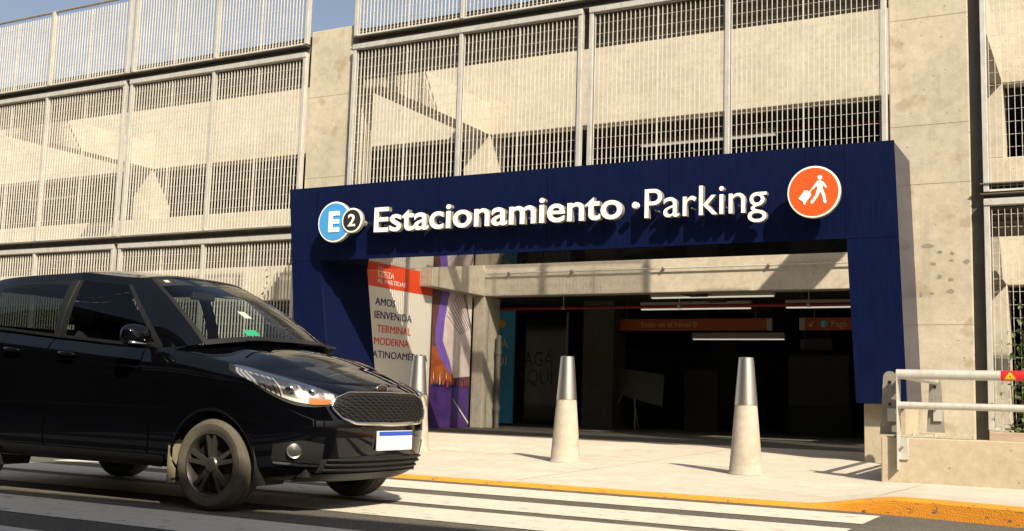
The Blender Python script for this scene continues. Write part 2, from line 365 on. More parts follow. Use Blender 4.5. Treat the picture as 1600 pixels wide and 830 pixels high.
for a, b in BAYS:
    for z0, z1 in ((6.36, 7.27), (3.06, 3.74)):
        if a == -11.87 and z0 < 4: continue
        lv = MB(); z = z0+.04
        while z < z1-.02:
            lv.hexa([(a, FY-.075, z+.06), (a, FY-.071, z+.063), (a, FY+.003, z-.037), (a, FY-.001, z-.04)], [(b, FY-.075, z+.06), (b, FY-.071, z+.063), (b, FY+.003, z-.037), (b, FY-.001, z-.04)]); z += .092
        lv.build('dark_band_blades', 'fascia', bld)  # invented blades for the dark band, tilted to look dark yet pass sun
    for z in (6.95, 3.59):
        if a == -11.87 and z < 4: continue
        a2, b2 = a+.10, b-.02
        MB().box(a2, b2, YM-.05, YM+.12, z+.128, z+.142).box(a2, b2, YM+.11, YM+.12, z+.012, z+.128).box(a2, b2, YM-.02, YM+.12, z, z+.012).build('steel_channel', 'channel', bld)

for a in (-22.33, -11.755, -1.51):
    MB().box(a, a+.14, 15.30, 15.42, .15, 7.3).build('recess_strip', 'fascia', bld)  # dark strip added to give the dark recess beside each column
for i, (x, z, w_, h_) in enumerate([(-2.065, 2.955, 0.13, 0.058), (-1.918, 2.864, 0.07, 0.041), (-1.767, 2.844, 0.052, 0.037), (-1.776, 2.748, 0.057, 0.033), (-2.0, 2.711, 0.074, 0.045), (-1.59, 2.723, 0.074, 0.058), (-1.927, 2.535, 0.061, 0.054), (-1.79, 2.495, 0.078, 0.05), (-2.155, 2.297, 0.048, 0.058), (-2.023, 2.316, 0.061, 0.037), (-1.793, 2.338, 0.096, 0.058)]):
    rnd = random.Random(i); n_ = 9
    MB().prism([(x+w_*.6*rnd.uniform(.65, 1.15)*math.cos(2*math.pi*k/n_), z+h_*.6*rnd.uniform(.65, 1.15)*math.sin(2*math.pi*k/n_)) for k in range(n_)], lambda a, b, d: (a, YW-.0015-.0002*0+d, b), .001).build('repair_patch', 'patch', bld)
for z in (1.9, 3.79, 4.60, 6.1):
    for x0, x1 in ((-12.69, -11.77), (-2.53, -1.52)): MB().box(x0, x1, YW-.002, YW-.001, z, z+.007).build('pour_line', 'patch', bld)
# gratings
def rails(name, a, b, z0, z1, label, top=False, npan=2, base=.0):
    cx = (a+b)/2
    t = empty(name, (cx, YM, z0), label, 'grating screen', 'steel grating screens on the facade')
    pw = (b-a)/npan
    for i in range(npan+1):
        x = a+pw*i; w = .035 if i in (0, npan) else .035
        lo, hi = (x, x+.07) if i == 0 else ((x-.07, x) if i == npan else (x-.035, x+.035))
        MB().box(lo-cx, hi-cx, -.03, .07, 0, z1-z0).build('post', 'galv', t, bevel=.006)
    zt = z1-z0
    if top:
        MB().tube([(a-cx, .02, zt), (b-cx, .02, zt)], .026, 10).build('top_rail', 'galv_dark', t, smooth=True)
    else:
        MB().box(a-cx, b-cx, -.045, .075, zt-.002, zt+.085).build('top_rail', 'galv', t, bevel=.005)
    for i in range(npan):
        x0 = a+pw*i+(.075 if i == 0 else .04)-cx; x1 = a+pw*(i+1)-(.075 if i == npan-1 else .04)-cx
        g = MB(); n = 29; zb = .03; zh = zt-(.10 if top else .05)
        for k in range(n):
            x = x0+.02+(x1-x0-.04)*k/(n-1); tk = .0028 if k != 14 else .007
            g.box(x-tk, x+tk, 0, .028 if k != 14 else .04, zb, zh)
        zr = zb+.045
        while zr < zh:
            g.box(x0+.02, x1-.02, .014, .018, zr-.0022, zr+.0022); zr += .168
        g.build('grating', 'grate', t)
        MB().box(x0, x1, -.004, .046, .004, .03).build('bottom_bar', 'grate', t)
    return t
rails('grating_screen', -11.87+.21, -7.16, 3.75, 6.86, 'grating screen above the first half of the portal sign')
rails('grating_screen', -7.04, -2.55, 3.75, 6.86, 'grating screen above the word Parking, just left of the right broad column')
rails('grating_screen', -22.1, -17.37, 3.75, 6.86, 'middle row grating screen at the left edge, above the car rear window')
rails('grating_screen', -17.24, -12.72, 3.75, 6.86, 'middle row grating screen just left of the left broad column')
rails('grating_screen', -1.36, 3.2, 3.62, 6.86, 'upper grating screen right of the right broad column', npan=2)
rails('grating_screen', -22.1, -17.37, 7.11, 8.75, 'top row grating screen at the left edge with a thin rail', top=True)
rails('grating_screen', -17.24, -12.72, 7.11, 8.95, 'top row grating screen against the sky left of the broad column top', top=True)
rails('grating_screen', -11.66, -7.16, 7.11, 8.95, 'top row grating screen right of the broad column top', top=True)
rails('grating_screen', -7.04, -2.55, 7.11, 8.95, 'top row grating screen above the middle with only its foot in view', top=True)
rails('grating_screen', -22.1, -17.37, .56, 3.50, 'bottom row grating screen at the left edge, seen just over the car roof')
rails('grating_screen', -17.24, -12.72, .56, 3.50, 'bottom row grating screen beside the left leg of the portal, behind the windscreen')
rails('grating_screen', -1.36, 3.2, .56, 3.44, 'bottom row grating screen with a climbing plant, behind the guard rail', npan=2)
# low base walls under the bottom screens
for a, b, lab in ((-22.3, -12.92, 'low concrete base wall under the left grating screens'), (-1.33, 7.97, 'low pale base wall with wood grain marks under the right grating screen')):
    tag(MB().box(a, b, 14.9 if a > -5 else 15.1, 15.4, .05, .54).build('base_wall', 'wood' if a > -5 else 'conc', bevel=.01), lab, 'wall')

# ------------------------------------------------------------------ the entrance portal
YP = 14.5; YB = 15.80; KP = 14/14.5
por = empty('entrance_portal', (-7.3*KP, 14, 0), 'dark navy framed parking entrance portal with raised white lettering', 'entrance portal')
ox = 7.3
def pq(x, y, z): return ((x+ox)*KP, y*KP-14, .78+(z-.78)*KP)
def PP(m): m.v = [pq(*p) for p in m.v]; return m
def xl(z): return -12.36+.105*(4.25-z)       # outer left edge leans
def xil(z): return -11.62+.15*(2.98-z)
def xr(z): return -2.35+.035*(4.25-z)
def xir(z): return -2.96+.05*(2.98-z)
# backing body
bd = MB()
f0, zt, zs = YP+.03, 4.245, 2.98
def quad(xa, xb, ya, yb, z): return [(xa, ya, z), (xb, ya, z), (xb, yb, z), (xa, yb, z)]
PP(MB().hexa(quad(xl(zs)+.01, xr(zs)-.01, f0, YB, zs+.012), quad(xl(zt)+.01, xr(zt)-.01, f0, YB, zt-.01))).build('beam_body', 'navy', por)
PP(MB().hexa(quad(xil(zs), xir(zs), YP+.002, YB-.01, zs), quad(xil(zs), xir(zs), YP+.002, YB-.01, zs+.011))).build('soffit', 'navy_gloss', por)
zb = .85
PP(MB().hexa([(xl(zb)+.01, f0, zb), (xil(zb)-.002, f0, zb), (xil(zb)+.03, YB, zb), (xl(zb)+.01, YB, zb)], [(xl(zs)+.01, f0, zs+.01), (xil(zs)-.002, f0, zs+.01), (xil(zs)+.03, YB, zs+.01), (xl(zs)+.01, YB, zs+.01)])).build('leg', 'navy_matte', por)
PP(MB().hexa(quad(xir(zb)+.002, xr(zb)-.01, f0, YB, zb), quad(xir(zs)+.002, xr(zs)-.01, f0, YB, zs+.01))).build('leg', 'navy', por)
# cladding panels, 5 mm seams
seams = [None, -11.74, -11.25, -9.3, -7.36, -5.42, -3.5, -2.98, None]
for i in range(len(seams)-1):
    a, b = seams[i], seams[i+1]
    A0, A1 = (xl(zs), xl(zt)) if a is None else (a+.003, a+.003)
    B0, B1 = (xr(zs), xr(zt)) if b is None else (b-.003, b-.003)
    PP(MB().hexa(quad(A0, B0, YP, f0-.001, zs), quad(A1, B1, YP, f0-.001, zt))).build('cladding_panel', 'navy', por)
PP(MB().hexa(quad(xl(zb), xil(zb), YP, f0-.001, zb), quad(xl(zs), xil(zs), YP, f0-.001, zs-.005))).build('cladding_panel', 'navy', por)
PP(MB().hexa(quad(xir(zb), xr(zb), YP, f0-.001, zb), quad(xir(zs), xr(zs), YP, f0-.001, zs-.005))).build('cladding_panel', 'navy', por)
for a, b in ((-11.95, -11.35), (-2.80, -2.28)):
    PP(MB().box(a, b, YP+.22, YB-.05, .03, zb)).build('concrete_foot', 'conc_plinth', por, bevel=.01)

def word(s, x0, x1, zbase, cap, bold, name):
    capb = bounds(text_mesh('E', bold)[0], 1); sc = cap/(capb[1]-capb[0])
    full = bounds(text_mesh(s, bold)[0], 0); sx = (x1-x0)/(full[1]-full[0])
    d = .095
    for i, c in enumerate(s):
        r = bounds(text_mesh(s[:i+1], bold)[0], 1 if False else 0)[1]
        vs, fs = text_mesh(c, bold, d/2/sc, 6); cx = bounds(vs, 0)
        mb = MB()
        mb.add([(x0+(r-full[0]+v.x-cx[1])*sx, 14.25+d/2-v.z*sc, zbase+(v.y-capb[0])*sc) for v in vs], fs); PP(mb)
        o = mb.build('letter', 'sign_white', por, fix=True); o.data.materials.append(M['sign_side'])
        for p in o.data.polygons:
            if abs(p.normal.y) < .5: p.material_index = 1
        xm = (x0+(r-full[0]-(cx[1]-cx[0])/2)*sx)
        PP(MB().tube([(xm, 14.25+d-.002, zbase+cap*.3), (xm, YP, zbase+cap*.3)], .012, 6)).build('standoff', 'sign_side', por)
word('Estacionamiento', -10.36, -6.03, 3.37, .40, .016, 'lettering')
word('Parking', -5.69, -3.95, 3.355, .41, .0, 'lettering')
def disc(name, c, r, yf, yb, m, ring=0, parent=por, n=56):
    mb = MB(); prof = [(.0005, yf), (r-.006, yf), (r, yf+.006), (r, yb), (.0005, yb)]
    mb.lathe([(a, h) for a, h in prof], (c[0], 0, c[1]), 'y', n); PP(mb); return mb.build(name, m, parent, smooth=30)
disc('dot', (-5.84, 3.55), .048, 14.25, 14.325, 'sign_white', n=24)
def badge(c, r, rin, yf, inner):
    o = disc('badge_rim', c, r, yf, yf+.07, 'sign_side'); disc('badge_face', c, r-.002, yf-.004, yf+.004, 'sign_white', parent=por); disc('badge_disc', c, rin, yf-.008, yf-.002, inner)
    PP(MB().tube([(c[0], yf+.065, c[1]), (c[0], YP, c[1])], .05, 8)).build('standoff', 'sign_side', por)
badge((-11.09, 3.56), .338, .315, 14.16, 'sky_blue')
badge((-10.72, 3.565), .205, .178, 14.14, 'black_badge')
badge((-3.305, 3.56), .345, .322, 14.16, 'red_badge')
def ptext(s, x, z, cap, m, y, bold, wd=None):
    o = text_on('letter', s, m, (x, y, z), (1, 0, 0), (0, 0, 1), cap, wd, bold, .006, None, True); 
    for v in o.data.vertices: v.co = pq(*v.co)
    o.parent = por
ptext('E', -11.09, 3.39, .345, 'sign_white', 14.147, .035, .22)
ptext('2', -10.72, 3.465, .20, 'sign_white', 14.128, .02, .14)
# walking traveller pictogram with a wheeled case
def pic(poly, y=14.147):
    PP(MB().prism([(-3.305+u, 3.56+v) for u, v in poly], lambda a, b, d: (a, y+d, b), .004)).build('pictogram', 'sign_white', por)
def seg(a, b, wa, wb):
    a, b = Vector(a), Vector(b); d = (b-a).normalized(); n = Vector((-d.y, d.x))
    return [tuple(a+n*wa), tuple(a-n*wa), tuple(a-d*wa*.0-n*wa), tuple(b-n*wb), tuple(b+d*wb*.6), tuple(b+n*wb)][:2]+[tuple(b-n*wb), tuple(b+d*wb*.6), tuple(b+n*wb)]
pic([(.085+.030*math.cos(t*math.pi/8), .185+.030*math.sin(t*math.pi/8)) for t in range(16)], 14.1465)
pic([(.055, .145), (.10, .145), (.125, .10), (.115, .02), (.05, .02), (.045, .08)], 14.1468)
for i, sgm in enumerate((seg((.062, .13), (-.005, .045), .018, .012), seg((.112, .12), (.165, .05), .017, .012), seg((.072, .03), (.035, -.07), .024, .018), seg((.035, -.065), (-.025, -.145), .019, .017), seg((.098, .03), (.135, -.06), .024, .018), seg((.133, -.055), (.15, -.15), .019, .017), seg((-.005, .05), (-.055, -.005), .007, .007))):
    pic(sgm, 14.1458-.0003*i)
ca, sa = math.cos(R(-38)), math.sin(R(-38))
pic([(-.105+u*ca-v*sa, -.055+u*sa+v*ca) for u, v in ((-.055, -.075), (.055, -.075), (.055, .06), (.03, .075), (-.03, .075), (-.055, .06))], 14.1435)
pic([(-.115+.016*math.cos(t*math.pi/5), -.148+.016*math.sin(t*math.pi/5)) for t in range(10)], 14.143)

# ------------------------------------------------------------------ adverts on the left side of the passage
XA = -11.45
adv = empty('welcome_panel', (XA, 16.5, .16), 'white and red welcome advert panel lettered in navy and red inside the portal', 'advert panel')
def AP(m): m.v = [(x-XA, y-16.5, z-.16) for x, y, z in m.v]; return m
AP(MB().box(XA-.12, XA-.001, 15.35, 17.76, .16, 3.12)).build('panel', 'adv_white', adv)
AP(MB().box(XA, XA+.004, 15.35, 17.758, 2.685, 3.118)).build('red_header', 'adv_red', adv)
for s, y0, y1, z, cap, m, bo in (('EZEIZA', 15.93, 16.44, 2.87, .105, 'adv_white', 0), ('AL PARTIDAS', 15.92, 16.84, 2.76, .078, 'adv_white', 0), ('AMOS', 15.89, 16.52, 2.36, .13, 'adv_navy', 0), ('IENVENIDA', 15.89, 17.07, 2.125, .13, 'adv_navy', 0), ('TERMINAL', 15.98, 17.06, 1.88, .13, 'adv_red', 0), ('MODERNA', 15.91, 17.01, 1.655, .13, 'adv_red', 0), ('ATINOAM\u00c9RICA', 15.87, 17.66, 1.42, .125, 'adv_navy', 0)):
    o = text_on('lettering', s, m, (XA+.006, y0, z), (0, 1, 0), (0, 0, 1), cap, y1-y0, bo, .002)
    for v in o.data.vertices: v.co.x -= XA; v.co.y -= 16.5; v.co.z -= .16
    o.parent = adv
pic2 = empty('terminal_advert', (XA, 18.5, .16), 'purple and orange advert picture of a sweeping striped canopy over a forecourt', 'advert panel')
def sq(y): return 17.8+(y-17.8)*.82 if y > 17.8 else y
def poly_part(name, pts, off, m, par=pic2, c=(XA, 18.5, .16), d=.003):
    pts = [(sq(a), b) for a, b in pts] if name not in ('panel', 'forecourt') else pts
    mb = MB(); mb.prism(pts, lambda a, b, e: (XA+off+e-c[0], a-c[1], b-c[2]), d); return mb.build(name, m, par)
poly_part('panel', [(17.80, .16), (19.27, .16), (19.27, 3.12), (17.80, 3.12)], -.1, 'adv_orange', d=.1)
poly_part('forecourt', [(17.81, .17), (19.26, .17), (19.26, 1.0), (17.81, .98)], .002, 'adv_purple')
poly_part('orange_halls', [(17.81, 1.0), (18.85, 1.0), (18.55, 1.6), (18.1, 1.75), (17.81, 1.72)], .0025, 'adv_glow')
poly_part('violet_edge', [(18.25, 3.1), (18.70, 3.1), (18.46, 2.7), (18.33, 2.25), (18.27, 1.85), (18.62, 1.45), (18.72, 1.2), (18.5, 1.3), (18.15, 1.52), (17.95, 1.8), (17.93, 2.1), (18.1, 2.6)], .004, 'adv_purple_hi')
can = [(18.68, 3.10), (19.58, 3.10), (19.56, 1.19), (18.80, 1.14), (18.62, 1.45), (18.27, 1.85), (18.33, 2.27), (18.47, 2.72)]
poly_part('canopy', can, .008, 'adv_canopy')
ln = MB()
for k in range(15):
    u = k/14; y0 = 18.30+.65*u; z0 = 2.35+.72*min(1, u*1.5); 
    y1 = min(19.255, y0+.55+.2*u); z1 = z0-.35-.75*u
    ln.prism([(y0, z0), (y0+.012, z0+.012), (y1+.012, z1+.012), (y1, z1)], lambda a, b, e: (XA+.0115+e-XA, min(a, 19.26)-18.5, b-.16), .002)
ln.build('canopy_lines', 'adv_line', pic2)
cwd = MB()
for k in range(46):
    y = 17.84+1.38*random.random(); h = random.uniform(.05, .16); z0 = random.uniform(.93, 1.0); w_ = random.uniform(.012, .03)
    cwd.prism([(y, z0), (y+w_, z0), (y+w_*.8, z0+h), (y+w_*.2, z0+h)], lambda a, b, e: (.014+e+.0004*(k % 6), a-18.5, b-.16), .001)
cwd.build('crowd_silhouettes', 'adv_navy', pic2)
cw2 = MB()
for k in range(7):
    y = 18.2+.9*random.random(); z0 = random.uniform(.94, 1.0)
    cw2.prism([(y, z0), (y+.03, z0), (y+.025, z0+.1), (y+.005, z0+.1)], lambda a, b, e: (.0185+e, a-18.5, b-.16), .001)
cw2.build('red_coats', 'adv_red', pic2)
poly_part('road_line', [(18.80, .72), (18.84, .72), (19.57, .28), (19.57, .23)], .010, 'adv_white')
for k in range(3):
    yy = 17.9+.28*k; poly_part('spire', [(yy, 1.0), (yy+.05, 1.0), (yy+.025, 1.25)], .006, 'adv_white', d=.002)

# drain pipe beside the pier, conduit on the beam, red sprinkler pipe
dp = empty('drain_pipe', (-11.06, 19.75, .16), 'grey vertical drain pipe with couplings beside the concrete pier', 'pipe')
MB().tube([(0, 0, 0), (0, 0, 1.9)], .05, 12).build('pipe', 'channel', dp, smooth=True)
for z in (.35, .75, 1.5): MB().tube([(0, 0, z), (0, 0, z+.12)], .066, 12).build('coupling', 'channel', dp, smooth=True)
cn = empty('conduit', (-7, 19.24, 3.28), 'thin pale conduit clipped along the concrete beam inside the portal', 'conduit')
MB().tube([(-4.1, 0, 0), (4.6, 0, 0)], .014, 8).build('tube', 'galv', cn, smooth=True)
for x in (-3.6, -2.2, -.3, 1.7, 3.6): MB().box(x-.018, x+.018, -.016, .056, -.022, .022).build('clip', 'channel', cn)
rp_ = empty('sprinkler_pipe', (-7, 21, 2.72), 'red sprinkler pipe under the ground floor ceiling', 'pipe')
MB().tube([(-5.5, 0, 0), (4.5, 0, 0)], .038, 10).build('pipe', 'red_pipe', rp_, smooth=True)
for x in (-3.2, -.6, 2): 
    MB().tube([(x, 0, 0), (x, 0, .40)], .010, 6).build('hanger', 'galv', rp_); MB().tube([(x-.03, 0, 0), (x+.03, 0, 0)], .046, 10).build('collar', 'galv', rp_)
rp2 = empty('sprinkler_pipe', (-6.6, 22, 6.46), 'dark red sprinkler pipe seen through the grating on the upper floor', 'pipe')
MB().tube([(-3.5, 0, 0), (3.2, 0, 0)], .035, 8).build('pipe', 'red_pipe', rp2, smooth=True)
for x in (-2, 1): MB().tube([(x, 0, 0), (x, 0, .04)], .012, 6).build('hanger', 'galv', rp2)
def lamp(x0, x1, y, z, lab, lit='tube_on', hang=3.12):
    t = empty('strip_light', ((x0+x1)/2, y, z), lab, 'strip light', 'fluorescent strip lights')
    h = (x1-x0)/2
    MB().hexa([(-h, -.06, .012), (h, -.06, .012), (h, .06, .012), (-h, .06, .012)], [(-h, -.045, .15), (h, -.045, .15), (h, .045, .15), (-h, .045, .15)]).build('housing', 'fixture', t)
    MB().box(-h+.02, h-.02, -.05, .05, -.012, .011).build('diffuser', lit, t)
    for s in (-.7, .7): MB().tube([(h*s, 0, .15), (h*s, 0, max(.17, hang-z))], .006, 6).build('hanger', 'galv_dark', t)
lamp(-8.05, -5.55, 20.6, 2.86, 'nearest ceiling strip light, just under the concrete beam')
lamp(-8.75, -6.35, 21.8, 2.74, 'second ceiling strip light, above the orange level sign')
lamp(-5.65, -3.5, 21.8, 2.74, 'ceiling strip light above the right orange sign')
lamp(-8.7, -6.5, 25.0, 2.30, 'lower strip light hanging beneath the orange level sign')
lamp(-13.2, -12.1, 24.6, 2.26, 'short far strip light behind the dark glass kiosk', 'tube_dim')
lamp(-8.9, -5.9, 22, 6.36, 'upper floor strip light seen through the grating above the word Parking', 'tube_on', 6.5)
lamp(-29, -27, 22, 6.36, 'upper floor strip light seen through the far left grating', 'tube_dim', 6.5)

# hanging signs
s1 = empty('level_sign', (-8.4, 24, 2.44), 'long orange hanging sign reading Estás en el Nivel 0', 'sign')
MB().box(-1.95, 1.75, 0, .08, 0, .27).build('board', 'orange_sign', s1); MB().box(1.755, 1.87, 0, .08, 0, .27).build('end_cap', 'fixture', s1)
text_on('lettering', 'Est\u00e1s en el Nivel 0', 'sign_text_dim', (-1.22, -.003, .08), (1, 0, 0), (0, 0, 1), .12, 1.36, .005, .002, s1)
for x in (-1.6, 1.5): MB().tube([(x, .04, .27), (x, .04, .68)], .008, 6).build('hanger', 'galv_dark', s1)
s2 = empty('payment_sign', (-5.2, 24, 2.44), 'short orange hanging sign with arrow, E disc and the word Pagá', 'sign')
MB().box(-.6, 1.2, 0, .08, 0, .27).build('board', 'orange_sign', s2); MB().box(-.72, -.605, 0, .08, 0, .27).build('end_cap', 'fixture', s2)
MB().lathe([(.0005, -.004), (.085, -.004), (.085, .0), (.0005, .0)], (-.2, 0, .135), 'y', 24).build('disc', 'banner_blue', s2)
text_on('lettering', 'E', 'sign_white', (-.2, -.008, .085), (1, 0, 0), (0, 0, 1), .10, None, .01, .002, s2, True)
text_on('lettering', 'Pag\u00e1', 'sign_text_dim', (-.03, -.003, .075), (1, 0, 0), (0, 0, 1), .13, None, .0, .002, s2)
ar = MB()
for sgm in (seg((-.40, .19), (-.50, .09), .012, .012), seg((-.50, .08), (-.50, .14), .012, .012), seg((-.50, .09), (-.44, .09), .012, .012)):
    ar.prism(sgm, lambda a, b, d: (a, -.003-d-.0004*len(ar.v)*.05, b), .002)
ar.build('arrow', 'sign_text_dim', s2)
for x in (-.4, .9): MB().tube([(x, .04, .27), (x, .04, .68)], .008, 6).build('hanger', 'galv_dark', s2)
s3 = empty('small_hanging_sign', (-5.7, 24.6, 2.05), 'small dark hanging sign below the orange payment sign', 'sign')
MB().box(-.35, .35, 0, .06, 0, .24).build('board', 'dark_grey', s3); MB().box(-.345, -.25, -.006, -.001, .02, .22).build('marker', 'faint_text', s3)
for x in (-.25, .25): MB().tube([(x, .03, .24), (x, .03, 1.07)], .006, 6).build('hanger', 'galv_dark', s3)

# payment kiosk: dark glass screen and blue banner
kg = empty('glass_kiosk', (-12.4, 24.2, .16), 'dark glass payment kiosk front faintly lettered PAGÁ AQUÍ', 'kiosk')
MB().box(-2.2, .75, 0, .04, 0, 2.75).build('glass_pane', 'dark_glass', kg)
for x in (-2.24, .75): MB().box(x, x+.04, -.02, .06, 0, 2.75).build('frame_post', 'galv_dark', kg)
for s, z in (('PAG\u00c1', 1.42), ('AQU\u00cd', .98)): text_on('lettering', s, 'faint_text', (-.60, -.004, z), (1, 0, 0), (0, 0, 1), .36, 1.0, .0, .002, kg)
bb = empty('payment_banner', (-13.4, 23.9, .16), 'tall bright blue payment banner half hidden by the concrete pier', 'banner')
MB().box(-.75, .46, 0, .05, 0, 2.85).build('board', 'banner_blue', bb)
text_on('lettering', 'PAG\u00c1', 'sign_white', (-.53, -.004, 1.85), (1, 0, 0), (0, 0, 1), .2, .82, .0, .002, bb)
text_on('lettering', 'AQU\u00cd', 'sign_white', (-.53, -.004, 1.42), (1, 0, 0), (0, 0, 1), .2, .80, .0, .002, bb)
MB().lathe([(.0005, -.006), (.10, -.006), (.10, 0), (.0005, 0)], (.10, 0, 2.45), 'y', 24).build('coin_mark', 'warn_yellow', bb)
ea = empty('easel_board', (-9.65, 24, .16), 'grey presentation board on a three legged easel in the dark hall', 'easel')
MB().hexa([(-.58, -.06, .80), (.60, -.06, .52), (.60, -.02, .52), (-.58, -.02, .80)], [(-.60, .03, 1.42), (.60, .03, 1.26), (.60, .07, 1.26), (-.60, .07, 1.42)]).build('board', 'board', ea)
for x0, x1, y in ((-.35, -.68, -.1), (-.15, -.05, -.1), (-.25, -.2, .5)): MB().tube([(x0, .09, 1.1), (x1, y, 0)], .016, 6).build('leg', 'fixture', ea)
tag(MB().box(-6.25, -4.95, 24.4, 24.45, .8, 1.9).build('notice_panel', 'dark_grey'), 'wide dark grey notice panel on the right in the hall', 'panel')
MB().box(-6.28, -4.92, 24.45, 24.5, .16, 1.93).build('panel_stand', 'dark', bpy.data.objects['notice_panel'])
tag(MB().box(-8.75, -7.95, 24.6, 24.7, .16, 1.55).build('door_leaf', 'dark_grey'), 'narrow dim grey door leaf right of the easel board', 'door')
MB().box(-8.8, -7.9, 24.7, 24.74, .16, 1.6).build('frame', 'dark', bpy.data.objects['door_leaf'])

# ------------------------------------------------------------------ bollards
def bollard(x, y, label, h=1.20):
    t = empty('bollard', (x, y, pave_z(x, y)), label, 'bollard', 'tapered concrete bollards with steel caps')
    r0, r1, zc = .172, .073, .72
    f = lambda z: r0+(r1-r0)*z/h
    MB().lathe([(.001, 0), (r0+.012, 0), (r0+.010, .01), (f(.02), .03)]+[(f(z), z) for z in (.2, .4, .6)]+[(f(zc), zc), (.001, zc)], n=40).build('concrete_cone', 'conc_boll', t, smooth=40)
    MB().lathe([(.001, zc+.001), (f(zc)+.005, zc-.015), (f(zc)+.004, zc)]+[(f(zc+(h-zc)*k/6)+.004, zc+(h-zc)*k/6) for k in range(1, 6)]+[(f(h)+.004, h-.006), (f(h)-.004, h), (.001, h)], n=40).build('steel_cap', 'ss', t, smooth=40)
bollard(-5.48, 11.42, 'concrete bollard standing left of the middle of the entrance, steel top before the hall')
bollard(-3.32, 11.22, 'nearest concrete bollard, right one before the dark opening')
bollard(-7.72, 11.72, 'bollard mostly hidden behind the black car bonnet')

# ------------------------------------------------------------------ guard rail on a low wall at the right
pw_ = empty('low_wall', (-1.99, 11.3, 0), 'low cream concrete wall carrying the tubular guard rail', 'wall')
MB().box(0, 6, 0, .26, .03, .515).build('wall', 'conc_plinth', pw_, bevel=.012)
MB().box(.003, .26, .262, 2.5, .03, .513).build('return_wall', 'conc_plinth', pw_, bevel=.012)
MB().box(.12, .82, .02, .24, .517, .532).build('bearing_plate', 'conc_boll', pw_, bevel=.004)
gr = empty('guard_rail', (-1.81, 11.3, .53), 'two bar galvanised tube guard rail with a red warning sticker', 'guard rail')
def GP(m): m.v = [(x+1.81, y-11.3, z-.53) for x, y, z in m.v]; return m
GP(MB().tube([(-1.83, 11.26, 1.125), (4, 11.26, 1.125)], .048, 16)).build('rail', 'galv', gr, smooth=True)
GP(MB().tube([(-1.82, 11.26, .825), (4, 11.26, .825)], .034, 16)).build('rail', 'galv', gr, smooth=True)
GP(MB().tube([(-1.77, 11.30, 1.12), (-1.77, 13.5, 1.12)], .042, 14)).build('return_rail', 'galv', gr, smooth=True)
GP(MB().tube([(-1.77, 11.30, .82), (-1.77, 13.5, .82)], .032, 14)).build('return_rail', 'galv', gr, smooth=True)
GP(MB().box(-1.83, -1.818, 11.22, 11.42, .20, 1.17)).build('post', 'galv', gr, bevel=.003)
def plate_post(x, y, nm):
    z0, z1 = .532, 1.10; pts = [(-.10, 0), (.10, 0)]+[(.062*math.cos(t), z1-z0+.062*math.sin(t)) for t in [math.pi*k/10 for k in range(11)]]
    mb = MB(); mb.prism([(x+a, z0+b) for a, b in pts], lambda a, b, d: (a, y+d, b), .014); GP(mb); o = mb.build('plate_post', 'galv_dark', gr)
    for dz in (.52, .30):
        GP(MB().lathe([(.001, -.006), (.016, -.006), (.016, 0), (.001, 0)], (x, y-.001, z0+dz), 'y', 12)).build('bolt', 'plastic', gr)
    GP(MB().box(x-.02, x+.08, y-.03, y-.016, z0+.13, z0+.26)).build('bracket', 'galv', gr)
plate_post(-1.935, 11.50, 0); plate_post(-1.77, 13.5, 0)
GP(MB().box(-1.84, -1.73, 11.278, 11.296, .30, .515)).build('fixing_plate', 'galv', gr, bevel=.003)
GP(MB().tube([(-1.785, 11.277, .42), (-1.785, 11.25, .42)], .014, 8)).build('bolt', 'galv_dark', gr)
for x in (-1.7, -1.5): GP(MB().tube([(x, 11.4, .532), (x, 11.4, .556)], .014, 8)).build('bolt', 'galv', gr)
st = MB(); rows = []
for i in range(2): rows.append([(-.89+.62*i, 11.26-.0495*math.cos(a), 1.125+.0495*math.sin(a)) for a in [R(-75+15*k) for k in range(11)]])
GP(st.grid(rows)).build('warning_sticker', 'warn_red', gr, smooth=True)
tri = MB(); c0 = (-.80, 1.115)
def ons(x, z, o=.0505): a = math.asin(max(-1, min(1, (z-1.125)/.0495))); return (x, 11.26-o*math.cos(a), 1.125+o*math.sin(a))
def sticker_poly(pts, m, o):
    mb = MB(); rows = []
    for k in range(7):      # a triangle as stacked chords
        f = k/6; z = pts[0][1]+(pts[2][1]-pts[0][1])*f; xa = pts[0][0]+(pts[2][0]-pts[0][0])*f; xb = pts[1][0]+(pts[2][0]-pts[1][0])*f
        rows.append([ons(xa, z, o), ons(xb, z, o)])
    GP(mb.grid(rows)).build('warning_triangle', m, gr)
sticker_poly([(-.865, 1.09), (-.755, 1.09), (-.81, 1.158)], 'warn_yellow', .0512)
sticker_poly([(-.816, 1.112), (-.804, 1.112), (-.810, 1.146)], 'plastic', .0522)

